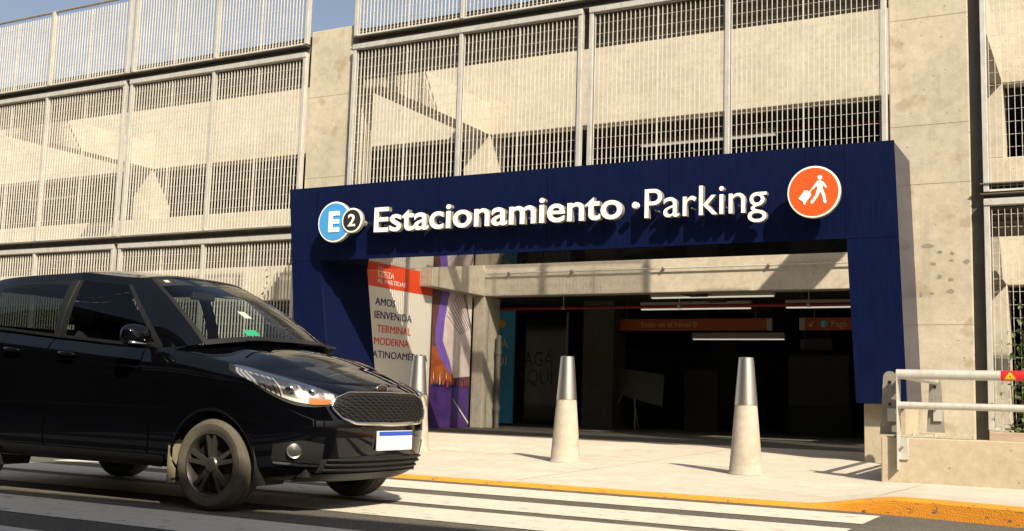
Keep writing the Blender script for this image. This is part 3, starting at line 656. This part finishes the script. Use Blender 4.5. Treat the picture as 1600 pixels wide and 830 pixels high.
# ------------------------------------------------------------------ climbing plant
def vine(name, x0, z0, h, n, label, spread=.35, y=15.13, dens=5):
    rnd = random.Random(int(h*100)+n)
    t = empty(name, (x0, y, z0), label, 'climbing plant'); stm = MB(); lf = MB()
    for s in range(n):
        x = rnd.uniform(-spread, spread); pts = []; hh = h*rnd.uniform(.55, 1)
        for k in range(14):
            pts.append((x, rnd.uniform(-.04, .03), hh*k/13)); x += rnd.uniform(-.05, .05)
        stm.tube(pts, [.006*(1-k/18) for k in range(14)], 5)
        for k in range(13*dens):
            q = Vector(pts[rnd.randrange(14)])+Vector((rnd.gauss(0, .06), rnd.gauss(-.02, .04), rnd.gauss(0, .08))); L = rnd.uniform(.04, .085)
            if rnd.random() < q.z/h*.65: continue
            a = Vector((rnd.gauss(0, 1), rnd.gauss(0, 1), rnd.gauss(-.4, .8))).normalized()*L; b = a.cross(Vector((rnd.gauss(0, 1), rnd.gauss(0, 1), rnd.gauss(0, 1)))).normalized()*L*.42
            nn = a.cross(b).normalized()*L*.12
            lf.add([q, q+a*.5+b+nn, q+a, q+a*.5-b+nn], [(0, 1, 2, 3)])
    stm.build('stems', 'stem', t); lf.build('leaves', 'leaf', t, fix=False)
vine('climbing_plant', -.88, .5, 1.9, 7, 'leafy climbing plant on the lower right grating behind the guard rail', .28, dens=7)
vine('climbing_plant', -13.3, .5, 3.1, 2, 'sparse climbing plant on the grating beside the portal left leg', .25, dens=2)
# ------------------------------------------------------------------ the car
CX, CY = -5.12, 6.2
car = empty('parked_car', (CX, CY, 0), 'black five door hatchback driving over the crosswalk, its rear cut by the photo edge', 'car')
car.name = 'hatchback_car'
def ip(t, pts):
    if t <= pts[0][0]: return pts[0][1]
    for (a, va), (b, vb) in zip(pts, pts[1:]):
        if t <= b: 
            u = (t-a)/(b-a); return va+(vb-va)*u
    return pts[-1][1]
def ips(t, pts):      # smooth version
    for i, ((a, va), (b, vb)) in enumerate(zip(pts, pts[1:])):
        if t <= b or i == len(pts)-2:
            u = max(0, min(1, (t-a)/(b-a)))
            m0 = (vb-pts[i-1][1])/(b-pts[i-1][0]) if i else (vb-va)/(b-a)
            m1 = (pts[i+2][1]-va)/(pts[i+2][0]-a) if i+2 < len(pts) else (vb-va)/(b-a)
            h = b-a; return (2*u**3-3*u*u+1)*va+(u**3-2*u*u+u)*h*m0+(-2*u**3+3*u*u)*vb+(u**3-u*u)*h*m1
NOSE = [(.18, .66), (.24, .74), (.32, .795), (.42, .82), (.56, .83), (.70, .815), (.78, .79), (.84, .74), (.90, .66)]
TAIL = [(.2, -2.96), (.35, -3.08), (.6, -3.10), (.95, -3.06), (1.25, -2.98)]
HW = [(.18, .775), (.26, .815), (.40, .838), (.60, .845), (.85, .842), (1.0, .835), (1.25, .81)]
LF, QE = .80, 2.7
ZTOP = [(-3.1, 1.21), (-2.6, 1.20), (-1.6, 1.125), (-.6, 1.045), (-.2, 1.03), (.1, .985), (.35, .945), (.55, .895), (.68, .855), (.80, .83)]
SF, SR = .36, .80
def outline(s, z, ins):
    xn = ips(z, NOSE)-ins; xt = ips(z, TAIL)+ins; w_ = ips(z, HW)-ins
    if s <= SF:
        th = s/SF*math.pi/2; return xn-LF+LF*math.cos(th)**(2/QE) if th < math.pi/2-1e-6 else xn-LF, w_*math.sin(th)**(2/QE)
    if s <= SR:
        u = (s-SF)/(SR-SF); xa = xn-LF; xb = xt+.45; return xa+(xb-xa)*u, w_*(1-.02*u*u)
    th = (s-SR)/(1-SR)*math.pi/2
    return xt+.45-.45*math.sin(th)**(2/2.8), w_*.98*max(0, math.cos(th))**(2/2.8)
def ztop(s): return ips(outline(s, .72, 0)[0], ZTOP)
def zbot(s):
    x = outline(s, .5, 0)[0]; return ip(x, [(-3.1, .32), (-2.9, .28), (-.5, .27), (.3, .24), (.6, .215), (.8, .20)])
def wall(s, v, off=0):
    zb, zt = zbot(s), ztop(s); z = zb+(zt-zb)*v
    ins = .052*max(0, (v-.85)/.15)**2+.03*max(0, 1-v/.12)**2-off
    # light crease along the flank
    if s > .2: ins += .010*math.exp(-((v-.80)/.03)**2)*min(1, (s-.2)/.2)-.006*math.exp(-((v-.86)/.03)**2)
    x, y = outline(s, z, ins); return Vector((x, y, z))
def wz(s, z, off=0):
    zb, zt = zbot(s), ztop(s); return wall(s, (z-zb)/(zt-zb), off)
def s_of_y(y, z):   # front face
    w_ = ips(z, HW); return SF*math.asin(min(1, (abs(y)/w_)**(QE/2)))/(math.pi/2)
def s_of_x(x, z=.7):
    lo, hi = 0, 1
    for _ in range(40):
        m = (lo+hi)/2
        if outline(m, z, 0)[0] > x: lo = m
        else: hi = m
    return lo
AR = .352; AX = (0, -2.49); AZ = .30
NS, NV = 230, 46
def side_shell(sg):
    ss = [i/NS for i in range(NS+1)]; vv = [j/NV for j in range(NV+1)]
    pts = [[wall(s, v) for v in vv] for s in ss]
    for r in pts:
        for p in r:
            for ax in AX:
                if p.y > .6:
                    d = Vector((p.x-ax, p.z-AZ)); L = d.length
                    if abs(L-AR) < .012 and L > 0: d *= AR/L; p.x = ax+d.x; p.z = AZ+d.y
    vs = [Vector((p.x, p.y*sg, p.z)) for r in pts for p in r]; fs = []
    for i in range(NS):
        for j in range(NV):
            a = (i*(NV+1)+j, i*(NV+1)+j+1, (i+1)*(NV+1)+j+1, (i+1)*(NV+1)+j)
            c = sum((vs[k] for k in a), Vector())/4
            if any(math.hypot(c.x-ax, c.z-AZ) < AR and abs(c.y) > .6 for ax in AX): continue
            fs.append(a if sg > 0 else a[::-1])
    return vs, fs
bodym = MB()
for sg in (1, -1): bodym.add(*side_shell(sg))
SC_ = s_of_x(-.22)
# bonnet: Coons patch over the wall's upper edge
def coons(F, Bk, L, Rr, n, m, crown):
    rows = []
    for i in range(n+1):
        t = i/n; row = []
        for j in range(m+1):
            u = j/m
            p = (1-t)*F(u)+t*Bk(u)+(1-u)*L(t)+u*Rr(t)-((1-t)*(1-u)*F(0)+(1-t)*u*F(1)+t*(1-u)*Bk(0)+t*u*Bk(1))
            p = p+Vector((0, 0, crown(t, 2*u-1))); row.append(p)
        rows.append(row)
    return rows
S1 = s_of_y(.50, .83)
mir = lambda p: Vector((p.x, -p.y, p.z))
def topc(s): return wall(max(s, 0), 1)
Fr = lambda u: (topc(S1*(2*u-1)) if u >= .5 else mir(topc(S1*(1-2*u))))
Lh = lambda t: mir(topc(S1+(SC_-S1)*t)); Rh = lambda t: topc(S1+(SC_-S1)*t)
cw_l, cw_r = Lh(1), Rh(1)
Bh = lambda u: cw_l.lerp(cw_r, u)+Vector((.13*(1-(2*u-1)**2), 0, .0))
hood_crown = lambda t, u: (1-u*u)*(.095*math.sin(min(1, t*1.05)*math.pi/2)+.010)*(1 if t > 0 else .2)+.010*math.exp(-((abs(u)-.62)/.10)**2)*t
bodym.build('body', 'paint', car, smooth=40, fix=False)
hd = MB(); hd.grid(coons(Fr, Bh, Lh, Rh, 40, 40, hood_crown)); hd.build('bonnet', 'paint', car, smooth='full')
# window belt, glass house
C0 = [((-.03, 0, 1.135), (-.92, 0, 1.605)), ((-.09, .40, 1.125), (-.94, .30, 1.60)), ((-.25, .685, 1.085), (-1.0, .50, 1.575)), ((-.56, .765, 1.052), (-1.16, .558, 1.575)),
      ((-1.50, .785, 1.118), (-1.53, .60, 1.612)), ((-1.63, .785, 1.128), (-1.66, .602, 1.614)), ((-2.36, .765, 1.19), (-2.42, .585, 1.597)), ((-2.95, .66, 1.215), (-2.76, .50, 1.55)), ((-3.02, 0, 1.215), (-2.88, 0, 1.565))]
def cat(P0, P1, P2, P3, t): return .5*((2*P1)+(P2-P0)*t+(2*P0-5*P1+4*P2-P3)*t*t+(3*P1-P0-3*P2+P3)*t**3)
def gcurve(k, c):   # c in column units
    n = len(C0)-1; i = min(n-1, max(0, int(c))); t = c-i
    g = lambda q: Vector(C0[q][k]) if 0 <= q <= n else (mir(Vector(C0[1][k])) if q < 0 else mir(Vector(C0[n-1][k])))
    return cat(g(i-1), g(i), g(i+1), g(i+2), t)
def gh(c, v, sg=1, off=0):
    a, b = gcurve(0, c), gcurve(1, c); p = a.lerp(b, v)
    t = (gcurve(0, min(8, c+.05))-gcurve(0, max(0, c-.05))); n = t.cross(b-a)
    if c < .02: n = Vector((.45, 0, .7))
    n.normalize()
    if n.dot(Vector((p.x+1.6, p.y, 0))) < 0: n = -n
    p = p+n*(.030*4*v*(1-v)+off); return Vector((p.x, p.y*sg, p.z))
def gpatch(c0, c1, v0, v1, sg, off=0, nu=14, nv=12):
    return [[gh(c0+(c1-c0)*i/nu, v0+(v1-v0)*j/nv, sg, off) for j in range(nv+1)] for i in range(nu+1)]
VT = .86
frame = MB()
for sg in (1, -1):
    for c0, c1, v0, v1 in ((2, 3.02, 0, VT), (6, 7.25, 0, VT), (2, 7.25, VT, 1), (2.98, 6.02, 0, .025), (7.25, 8, .88, 1), (7.25, 8, 0, .1)):
        frame.grid(gpatch(c0, c1, v0, v1, sg, 0, 24))
    # strip from the wall's upper edge to the belt
    n = 40; rows = []
    for i in range(n+1):
        c = 2+6*i/n; b = gh(c, 0, sg); s = s_of_x(b.x-(.0 if b.x > -2.9 else -.0), ) if abs(b.y) > .5 else 1-(1-s_of_x(-2.95))*abs(b.y)/.6
        q = wall(min(1, s), 1); rows.append([Vector((q.x, q.y*sg, q.z)), Vector((q.x, q.y*sg, q.z)).lerp(b, .5)+Vector((0, 0, .006)), b])
    frame.grid(rows)
frame.build('cabin_frame', 'paint', car, smooth=40)
for sg in (1, -1): pb = MB(); pb.grid(gpatch(4, 5, .02, VT, sg, .002)).grid(gpatch(2.96, 3.06, .02, VT, sg, .003)).grid(gpatch(2.98, 6.05, -.01, .03, sg, .006, 30, 3)); pb.build('window_trim', 'plastic', car, smooth='full')
# roof
Tf = lambda u: (gh(2*(2*u-1), 1) if u >= .5 else gh(2*(1-2*u), 1, -1)); Tb = lambda u: (gh(8-.75*(2*u-1), 1) if u >= .5 else gh(8-.75*(1-2*u), 1, -1))
Rr = lambda t: gh(2+5.25*t, 1); Lr = lambda t: gh(2+5.25*t, 1, -1)
MB().grid(coons(Tf, Tb, Lr, Rr, 30, 24, lambda t, u: .032*(1-u*u)*(1-(2*t-1)**4))).build('roof', 'paint', car, smooth='full')
for sg in (1, -1):
    MB().grid(gpatch(3.04, 4, .02, VT, sg)).build('side_window', 'clear_side', car, smooth='full')
    MB().grid(gpatch(5, 6, .02, VT, sg)).build('side_window', 'tint', car, smooth='full')
ws = MB()
for sg in (1, -1): ws.grid(gpatch(0, 2, .0, .97, sg, .0, 24))
wso = ws.build('windscreen', 'screen', car, smooth='full')
wf = MB()
for sg in (1, -1): wf.grid(gpatch(0, 2.02, .955, 1.0, sg, .003, 20, 3)).grid(gpatch(1.9, 2.02, 0, 1, sg, .003, 4, 12)).grid(gpatch(0, 2.0, -.02, .035, sg, .003, 20, 3))
wf.build('windscreen_seal', 'plastic', car, smooth='full')
rw = MB()
for sg in (1, -1): rw.grid(gpatch(7.25, 8, .1, .88, sg))
rw.build('rear_window', 'tint', car, smooth='full')
# cowl panel between bonnet and windscreen
cwl = MB(); rows = []
for j in range(21):
    u = j/20; a = Bh(u)+Vector((0, 0, hood_crown(1, 2*u-1)-.004)); b = gh(2*abs(2*u-1), 0, 1 if u >= .5 else -1)-Vector((0, 0, .008)); rows.append([a, b])
cwl.grid(rows).build('cowl_panel', 'plastic', car)
for y0, y1 in ((-.52, -.02), (.02, .58)):
    a = Vector((-.03, y0, 1.115)); b = Vector((-.12, y1, 1.12))
    MB().tube([a, a.lerp(b, .5)+Vector((.03, 0, .012)), b], .008, 6).build('wiper', 'plastic', car)
# floor pan and wheel housings
fl = MB(); fl.box(-2.95, .62, -.62, .62, .24, .34).box(-2.1, -.40, -.78, .78, .26, .34); fl.build('floor_pan', 'dark', car)
for ax in AX:
    for sg in (1, -1):
        h = MB(); rows = []
        for k in range(25):
            a = R(-20+220*k/24); rows.append([(ax+(AR+.012)*math.cos(a), sg*.815, AZ+(AR+.012)*math.sin(a)), (ax+(AR+.01)*math.cos(a), sg*.50, AZ+(AR+.01)*math.sin(a))])
        h.grid(rows); h.add([(ax+(AR+.012)*math.cos(R(-20+220*k/24)), sg*.50, AZ+(AR+.012)*math.sin(R(-20+220*k/24))) for k in range(25)], [tuple(range(25))])
        h.build('wheel_housing', 'dark', car)
        lip = MB(); pts = []
        for k in range(29):
            a = R(-8+196*k/28); x = ax+AR*math.cos(a); z = max(.25, AZ+AR*math.sin(a)); q = wz(s_of_x(x), z)
            pts.append((x, sg*(q.y-.006), z))
        lip.tube(pts, .010, 6).build('arch_lip', 'paint', car, smooth='full')
# doors, seams, handles
def wpatch(x0, x1, v0, v1, sg, off, nu=30, nv=24):
    s0, s1 = s_of_x(x0), s_of_x(x1)
    return [[(lambda p: Vector((p.x, p.y*sg, p.z)))(wall(s0+(s1-s0)*i/nu, v0+(v1-v0)*j/nv, off)) for j in range(nv+1)] for i in range(nu+1)]
for sg in (1, -1):
    for x0, x1 in ((-.56, -1.60), (-1.61, -2.20)):
        d = MB().grid(wpatch(x0-.004, x1+.004, .09, .985, sg, .0035)).build('door', 'paint', car, smooth='full')
        hx = x1+.20; 
        for q, m_, r_ in (((0, 0, 0), 'paint', .013),):
            s0 = s_of_x(hx); p = wz(s0, 1.0+.05*(-1.4-hx)*.9, .03)
            MB().tube([(hx+.09, sg*(p.y-.022), p.z-.012), (hx+.07, sg*p.y, p.z-.004), (hx-.06, sg*p.y, p.z+.006), (hx-.085, sg*(p.y-.022), p.z+.004)], [.010, .014, .014, .010], 8).build('handle', 'paint', d, smooth='full')
        for xa in (x0+.006, x1+.003): MB().grid(wpatch(xa, xa-.009, .08, .99, sg, .0018, 2)).build('door_seal', 'seam', d)
    MB().grid(wpatch(-.40, -2.08, -.02, .085, sg, .010, 30, 5)).build('side_sill', 'plastic', car, smooth='full')
    MB().box(-.362, -.346, sg*.58 if sg > 0 else -.838, .838 if sg > 0 else -.58, .16, .47).build('mud_flap', 'flap', car)
    # mirror
    mr = MB(); rows = []
    for i in range(13):
        a = math.pi*i/12; rows.append([(-.62+.055*math.cos(a)+(-.02 if k else 0)*0, 0, 0) for k in range(1)])
    vs = []; bm = bmesh.new(); bmesh.ops.create_uvsphere(bm, u_segments=24, v_segments=14, radius=1)
    mv = [(-.66+v.co.x*.085+(.02*abs(v.co.y)), sg*(.925+v.co.y*.115), 1.125+.078*math.copysign(abs(v.co.z)**.75, v.co.z)) for v in bm.verts]; bm.verts.index_update()
    mf = [tuple(v.index for v in f.verts) for f in bm.faces]; bm.free()
    m1 = MB().add(mv, mf).build('wing_mirror', 'paint', car, smooth='full')
    MB().tube([(-.64, sg*.76, 1.06), (-.65, sg*.84, 1.075), (-.66, sg*.87, 1.09)], .026, 8).build('mirror_arm', 'plastic', m1, smooth='full')
    MB().tube([(-.585, sg*.85, 1.072), (-.575, sg*.93, 1.068), (-.60, sg*1.02, 1.075)], .009, 6).build('mirror_trim', 'chrome', m1, smooth='full')
# wheels
def wheel(ax, sg):
    t = MB(); yo = .835; wd = .185
    t.lathe([(.205, .0), (.225, .012), (.262, .016), (.284, .004), (.2945, -.022), (.2945, -.062), (.290, -.064), (.290, -.070), (.2945, -.072), (.2945, -.118), (.290, -.120), (.290, -.126), (.2945, -.128), (.290, -.165), (.262, -.188), (.205, -.185)], (0, 0, 0), 'y', 64)
    t.v = [(x+ax, sg*(yo+y-.012), z+.2945) for x, y, z in t.v]
    o = t.build('wheel', 'tyre', car, smooth=30)
    r = MB(); r.lathe([(.207, -.02), (.212, .004), (.200, .006), (.190, -.006), (.182, -.055), (.18, -.15)], (0, 0, 0), 'y', 48)
    for k in range(5):
        for dd in (-.16, .16):
            a = 2*math.pi*k/5+.35+dd
            c, s_ = math.cos(a), math.sin(a); n_ = (-s_, c)
            r.hexa([(c*.04+n_[0]*.016, -.012, s_*.04+n_[1]*.016), (c*.04-n_[0]*.016, -.012, s_*.04-n_[1]*.016), (c*.192-n_[0]*.013, .0, s_*.192-n_[1]*.013), (c*.192+n_[0]*.013, .0, s_*.192+n_[1]*.013)],
                   [(c*.04+n_[0]*.012, -.034, s_*.04+n_[1]*.012), (c*.04-n_[0]*.012, -.034, s_*.04-n_[1]*.012), (c*.192-n_[0]*.010, -.03, s_*.192-n_[1]*.010), (c*.192+n_[0]*.010, -.03, s_*.192+n_[1]*.010)])
    r.lathe([(.001, .002), (.045, -.002), (.055, -.016), (.05, -.04), (.001, -.04)], (0, 0, 0), 'y', 24)
    r.v = [(x+ax, sg*(yo+y-.012), z+.2945) for x, y, z in r.v]; r.build('rim', 'rim', o, smooth=35)
    b = MB(); b.lathe([(.001, -.07), (.17, -.07), (.17, -.085), (.001, -.085)], (0, 0, 0), 'y', 32); b.v = [(x+ax, sg*(yo+y), z+.2945) for x, y, z in b.v]; b.build('brake_disc', 'hub_dark', o)
for ax in AX:
    for sg in (1, -1): wheel(ax, sg)
# front: grille, lamps, intake, plate
def fz(y, z, off=0):
    s = s_of_y(y, z); p = wz(s, z, off); return Vector((p.x, math.copysign(p.y, y) if abs(y) > 1e-6 else 0, p.z))
def fpatch(ylo, yhi, zl, zh, off, nu=30, nv=10):
    rows = []
    for i in range(nu+1):
        u = i/nu; y = ylo+(yhi-ylo)*u; a, b = zl(u), zh(u); rows.append([fz(y, a+(b-a)*j/nv, off) for j in range(nv+1)])
    return rows
GW = .525
def gzl(y): return ip(abs(y), [(0, .585), (.36, .592), (.47, .625), (GW, .685)])
def gzh(y): return ip(abs(y), [(0, .788), (.38, .783), (.49, .748), (GW, .695)])
yy = lambda u: -GW+2*GW*u
gb = MB().grid(fpatch(-GW, GW, lambda u: gzl(yy(u)), lambda u: gzh(yy(u)), .004, 50)).build('grille', 'plastic', car, smooth='full')
sl_ = MB()
for k in range(1, 10):
    f = k/10; pts = []
    for i in range(97):
        y = -GW*.965+2*GW*.965*i/96; z = gzl(y)+(gzh(y)-gzl(y))*f+.0055*math.sin(i*math.pi/3+(math.pi if k % 2 else 0)); pts.append(fz(y, z, .010))
    sl_.tube(pts, .0034, 5, False)
sl_.build('grille_mesh', 'hub_dark', gb, smooth='full')
fr_ = []
for i in range(61): y = -GW+2*GW*i/60; fr_.append(fz(y, gzh(y)+.004, .012))
for i in range(61): y = GW-2*GW*i/60; fr_.append(fz(y, gzl(y)-.006, .012))
fr_.append(fr_[0]); rad = [.0045]*61+[.008+.008*math.sin(math.pi*i/60) for i in range(61)]+[.008]
MB().tube(fr_, rad, 8, False).build('chrome_surround', 'chrome', gb, smooth='full')
em = MB(); em.lathe([(.001, .006), (.9, .004), (1, -.004), (.001, -.01)], (0, 0, 0), 'y', 28)
p0 = fz(0.001, .812, .004); em.v = [(p0.x+.004+y*1.2, x*.062, p0.z+.003+z*.026) for x, y, z in em.v]
e_ = em.build('emblem', 'black_badge', car, smooth='full'); MB().tube([(p0.x+.008, .064*math.cos(t*math.pi/16), p0.z+.003+.027*math.sin(t*math.pi/16)) for t in range(33)], .004, 6, False).build('emblem_ring', 'chrome', e_, smooth='full')
S_in, S_out = s_of_y(.47, .74), s_of_x(.27)
def hl(sg, v0, v1, off, t0=0, t1=1, nu=36, nv=12):
    rows = []
    for i in range(nu+1):
        t = t0+(t1-t0)*i/nu; s = S_in+(S_out-S_in)*t
        zl = ips(t, [(0, .705), (.3, .685), (.55, .705), (.8, .785), (1, .91)]); zh = ips(t, [(0, .765), (.25, .825), (.5, .880), (.78, .930), (1, .952)])
        rows.append([(lambda p: Vector((p.x, p.y*sg, p.z)))(wz(s, zl+(zh-zl)*(v0+(v1-v0)*j/nv), off)) for j in range(nv+1)])
    return rows
for sg in (1, -1):
    h = MB().grid(hl(sg, 0, 1, .003)).build('headlight', 'plastic', car, smooth='full')
    MB().grid(hl(sg, .12, .88, .006, .05, .93)).build('reflector', 'reflector', h, smooth='full')
    MB().grid(hl(sg, .10, .40, .009, .10, .34)).build('indicator', 'amber', h, smooth='full')
    for tt, vv, rr in ((.28, .62, .036), (.50, .52, .040)):
        s = S_in+(S_out-S_in)*tt; zl = ips(tt, [(0, .705), (.3, .685), (.55, .705), (.8, .785), (1, .91)]); zh = ips(tt, [(0, .765), (.25, .825), (.5, .880), (.78, .930), (1, .952)])
        q = wz(s, zl+(zh-zl)*vv, -.008); bm = bmesh.new(); bmesh.ops.create_uvsphere(bm, u_segments=20, v_segments=12, radius=rr); bm.verts.index_update()
        vs = [(q.x+v.co.x, (q.y+v.co.y)*sg, q.z+v.co.z) for v in bm.verts]; fs = [tuple(v.index for v in f.verts) for f in bm.faces]; bm.free()
        MB().add(vs, fs).build('projector', 'chrome', h, smooth='full')
    MB().grid(hl(sg, .80, .97, .008, .10, .95)).build('light_strip', 'chrome', h, smooth='full')
    for t0_, t1_, v0_, v1_ in ((.16, .38, .42, .86), (.41, .60, .24, .80), (.63, .80, .2, .7)):
        MB().grid(hl(sg, v0_, v1_, .0075, t0_, t1_, 10, 6)).build('lamp_bowl', 'bowl', h, smooth='full')
    for k in range(7):
        t_ = .62+.045*k; MB().grid(hl(sg, .14, .8, .009, t_, t_+.012, 2, 6)).build('lamp_rib', 'chrome', h)
    MB().grid(hl(sg, -.02, 1.02, .034, -.01, 1.0)).build('lens', 'lens', h, smooth='full')
    # fog lamp pocket
    sA, sB = s_of_y(.56, .4), s_of_x(.46)
    def fg(v0, v1, off, t0=0, t1=1, nu=20, nv=8):
        rows = []
        for i in range(nu+1):
            t = t0+(t1-t0)*i/nu; s = sA+(sB-sA)*t; zl = .325+.02*t; zh = .475-.06*(1-t)**2*0-.05*abs(t-.45)
            rows.append([(lambda p: Vector((p.x, p.y*sg, p.z)))(wz(s, zl+(zh-zl)*(v0+(v1-v0)*j/nv), off)) for j in range(nv+1)])
        return rows
    fo = MB().grid(fg(0, 1, .004)).build('fog_lamp_pocket', 'plastic', car, smooth='full')
    q = wz(sA+(sB-sA)*.58, .412, .002); nn = (wz(sA+(sB-sA)*.58, .412, .02)-q).normalized()
    fl_ = MB(); ring = []
    tx = nn.cross(Vector((0, 0, 1))).normalized(); tz = tx.cross(nn)
    for rr, dd in ((.052, .002), (.050, .014), (.042, .010), (.02, .016), (.001, .018)):
        ring.append([(lambda p: Vector((p.x, p.y*sg, p.z)))(q+nn*dd+(tx*math.cos(a)+tz*math.sin(a))*rr) for a in [2*math.pi*k/20 for k in range(21)]])
    fl_.grid(ring).build('fog_lamp', 'bowl', fo, smooth=40)
    MB().grid(fg(-.16, -.04, .012, .05, .95, 20, 3)).build('chrome_strip', 'chrome', fo, smooth='full')
ik = MB().grid(fpatch(-.56, .56, lambda u: .265, lambda u: .385-.03*abs(2*u-1), .004, 40)).build('lower_intake', 'dark', car, smooth='full')
bars = MB()
for z in (.285, .318, .350): bars.tube([fz(-.53+1.06*i/40, z, .012) for i in range(41)], .008, 6, False)
bars.build('intake_bars', 'plastic', ik, smooth='full')
MB().grid(fpatch(-.62, .62, lambda u: .205, lambda u: .258, .014, 40, 5)).build('lip_spoiler', 'plastic', car, smooth='full')
xp = fz(0, .46, 0).x+.022
pl = MB().box(xp-.02, xp, -.20+.04, .20+.04, .405, .535).build('number_plate', 'plate', car, bevel=.003)
MB().box(xp+.0005, xp+.002, -.196+.04, .196+.04, .503, .532).build('blue_band', 'plate_blue', pl)
# inside
it = MB().box(-.98, -.30, -.66, .66, .60, .97).build('dashboard', 'seat', car, bevel=.08)
MB().lathe([(.165, 0), (.18, .015), (.195, 0), (.18, -.015), (.165, 0)], (0, 0, 0), 'y', 28)
swm = MB(); swm.lathe([(.163, 0), (.178, .014), (.192, 0), (.178, -.014), (.163, 0)], (0, 0, 0), 'y', 28); swm.v = [(-1.05+y+z*-.42, .36+x, 1.0+z*.88) for x, y, z in swm.v]; swm.build('steering_wheel', 'plastic', car, smooth='full')
for sg in (1, -1):
    b = MB(); b.box(-1.72, -1.25, sg*.36-.24, sg*.36+.24, .50, .66); so_ = b.build('front_seat', 'seat', car, bevel=.05)
    MB().hexa([(-1.72, sg*.36-.23, .62), (-1.58, sg*.36-.23, .62), (-1.58, sg*.36+.23, .62), (-1.72, sg*.36+.23, .62)], [(-1.92, sg*.36-.20, 1.20), (-1.82, sg*.36-.20, 1.20), (-1.82, sg*.36+.20, 1.20), (-1.92, sg*.36+.20, 1.20)]).build('seat_back', 'seat', so_, bevel=.05)
    MB().box(-1.96, -1.86, sg*.36-.13, sg*.36+.13, 1.24, 1.42).build('headrest', 'seat', so_, bevel=.04)
MB().hexa([(-2.55, -.62, .6), (-2.42, -.62, .6), (-2.42, .62, .6), (-2.55, .62, .6)], [(-2.72, -.58, 1.22), (-2.60, -.58, 1.22), (-2.60, .58, 1.22), (-2.72, .58, 1.22)]).build('rear_bench', 'seat', car, bevel=.04)
MB().box(-.99, -.955, -.11, .13, 1.45, 1.51).build('inner_mirror', 'plastic', car, bevel=.01)
def wsticker(c0, c1, v0, v1, sg, m): MB().grid(gpatch(c0, c1, v0, v1, sg, -.006, 4, 4)).build('windscreen_sticker', m, car)
wsticker(.70, .98, .06, .135, -1, 'sticker_green'); wsticker(.45, .62, .30, .40, -1, 'plate'); wsticker(1.45, 1.62, .90, .945, -1, 'plate'); 
# rear lamps, rear plate
for sg in (1, -1):
    MB().grid([[(lambda p: Vector((p.x, p.y*sg, p.z)))(wz(s_of_x(-2.80)+(.93-s_of_x(-2.80))*i/10, .88+.27*j/6, .005)) for j in range(7)] for i in range(11)]).build('tail_lamp', 'warn_red', car, smooth='full')
MB().box(-3.14, -3.118, -.2, .2, .62, .75).build('number_plate', 'plate', car)
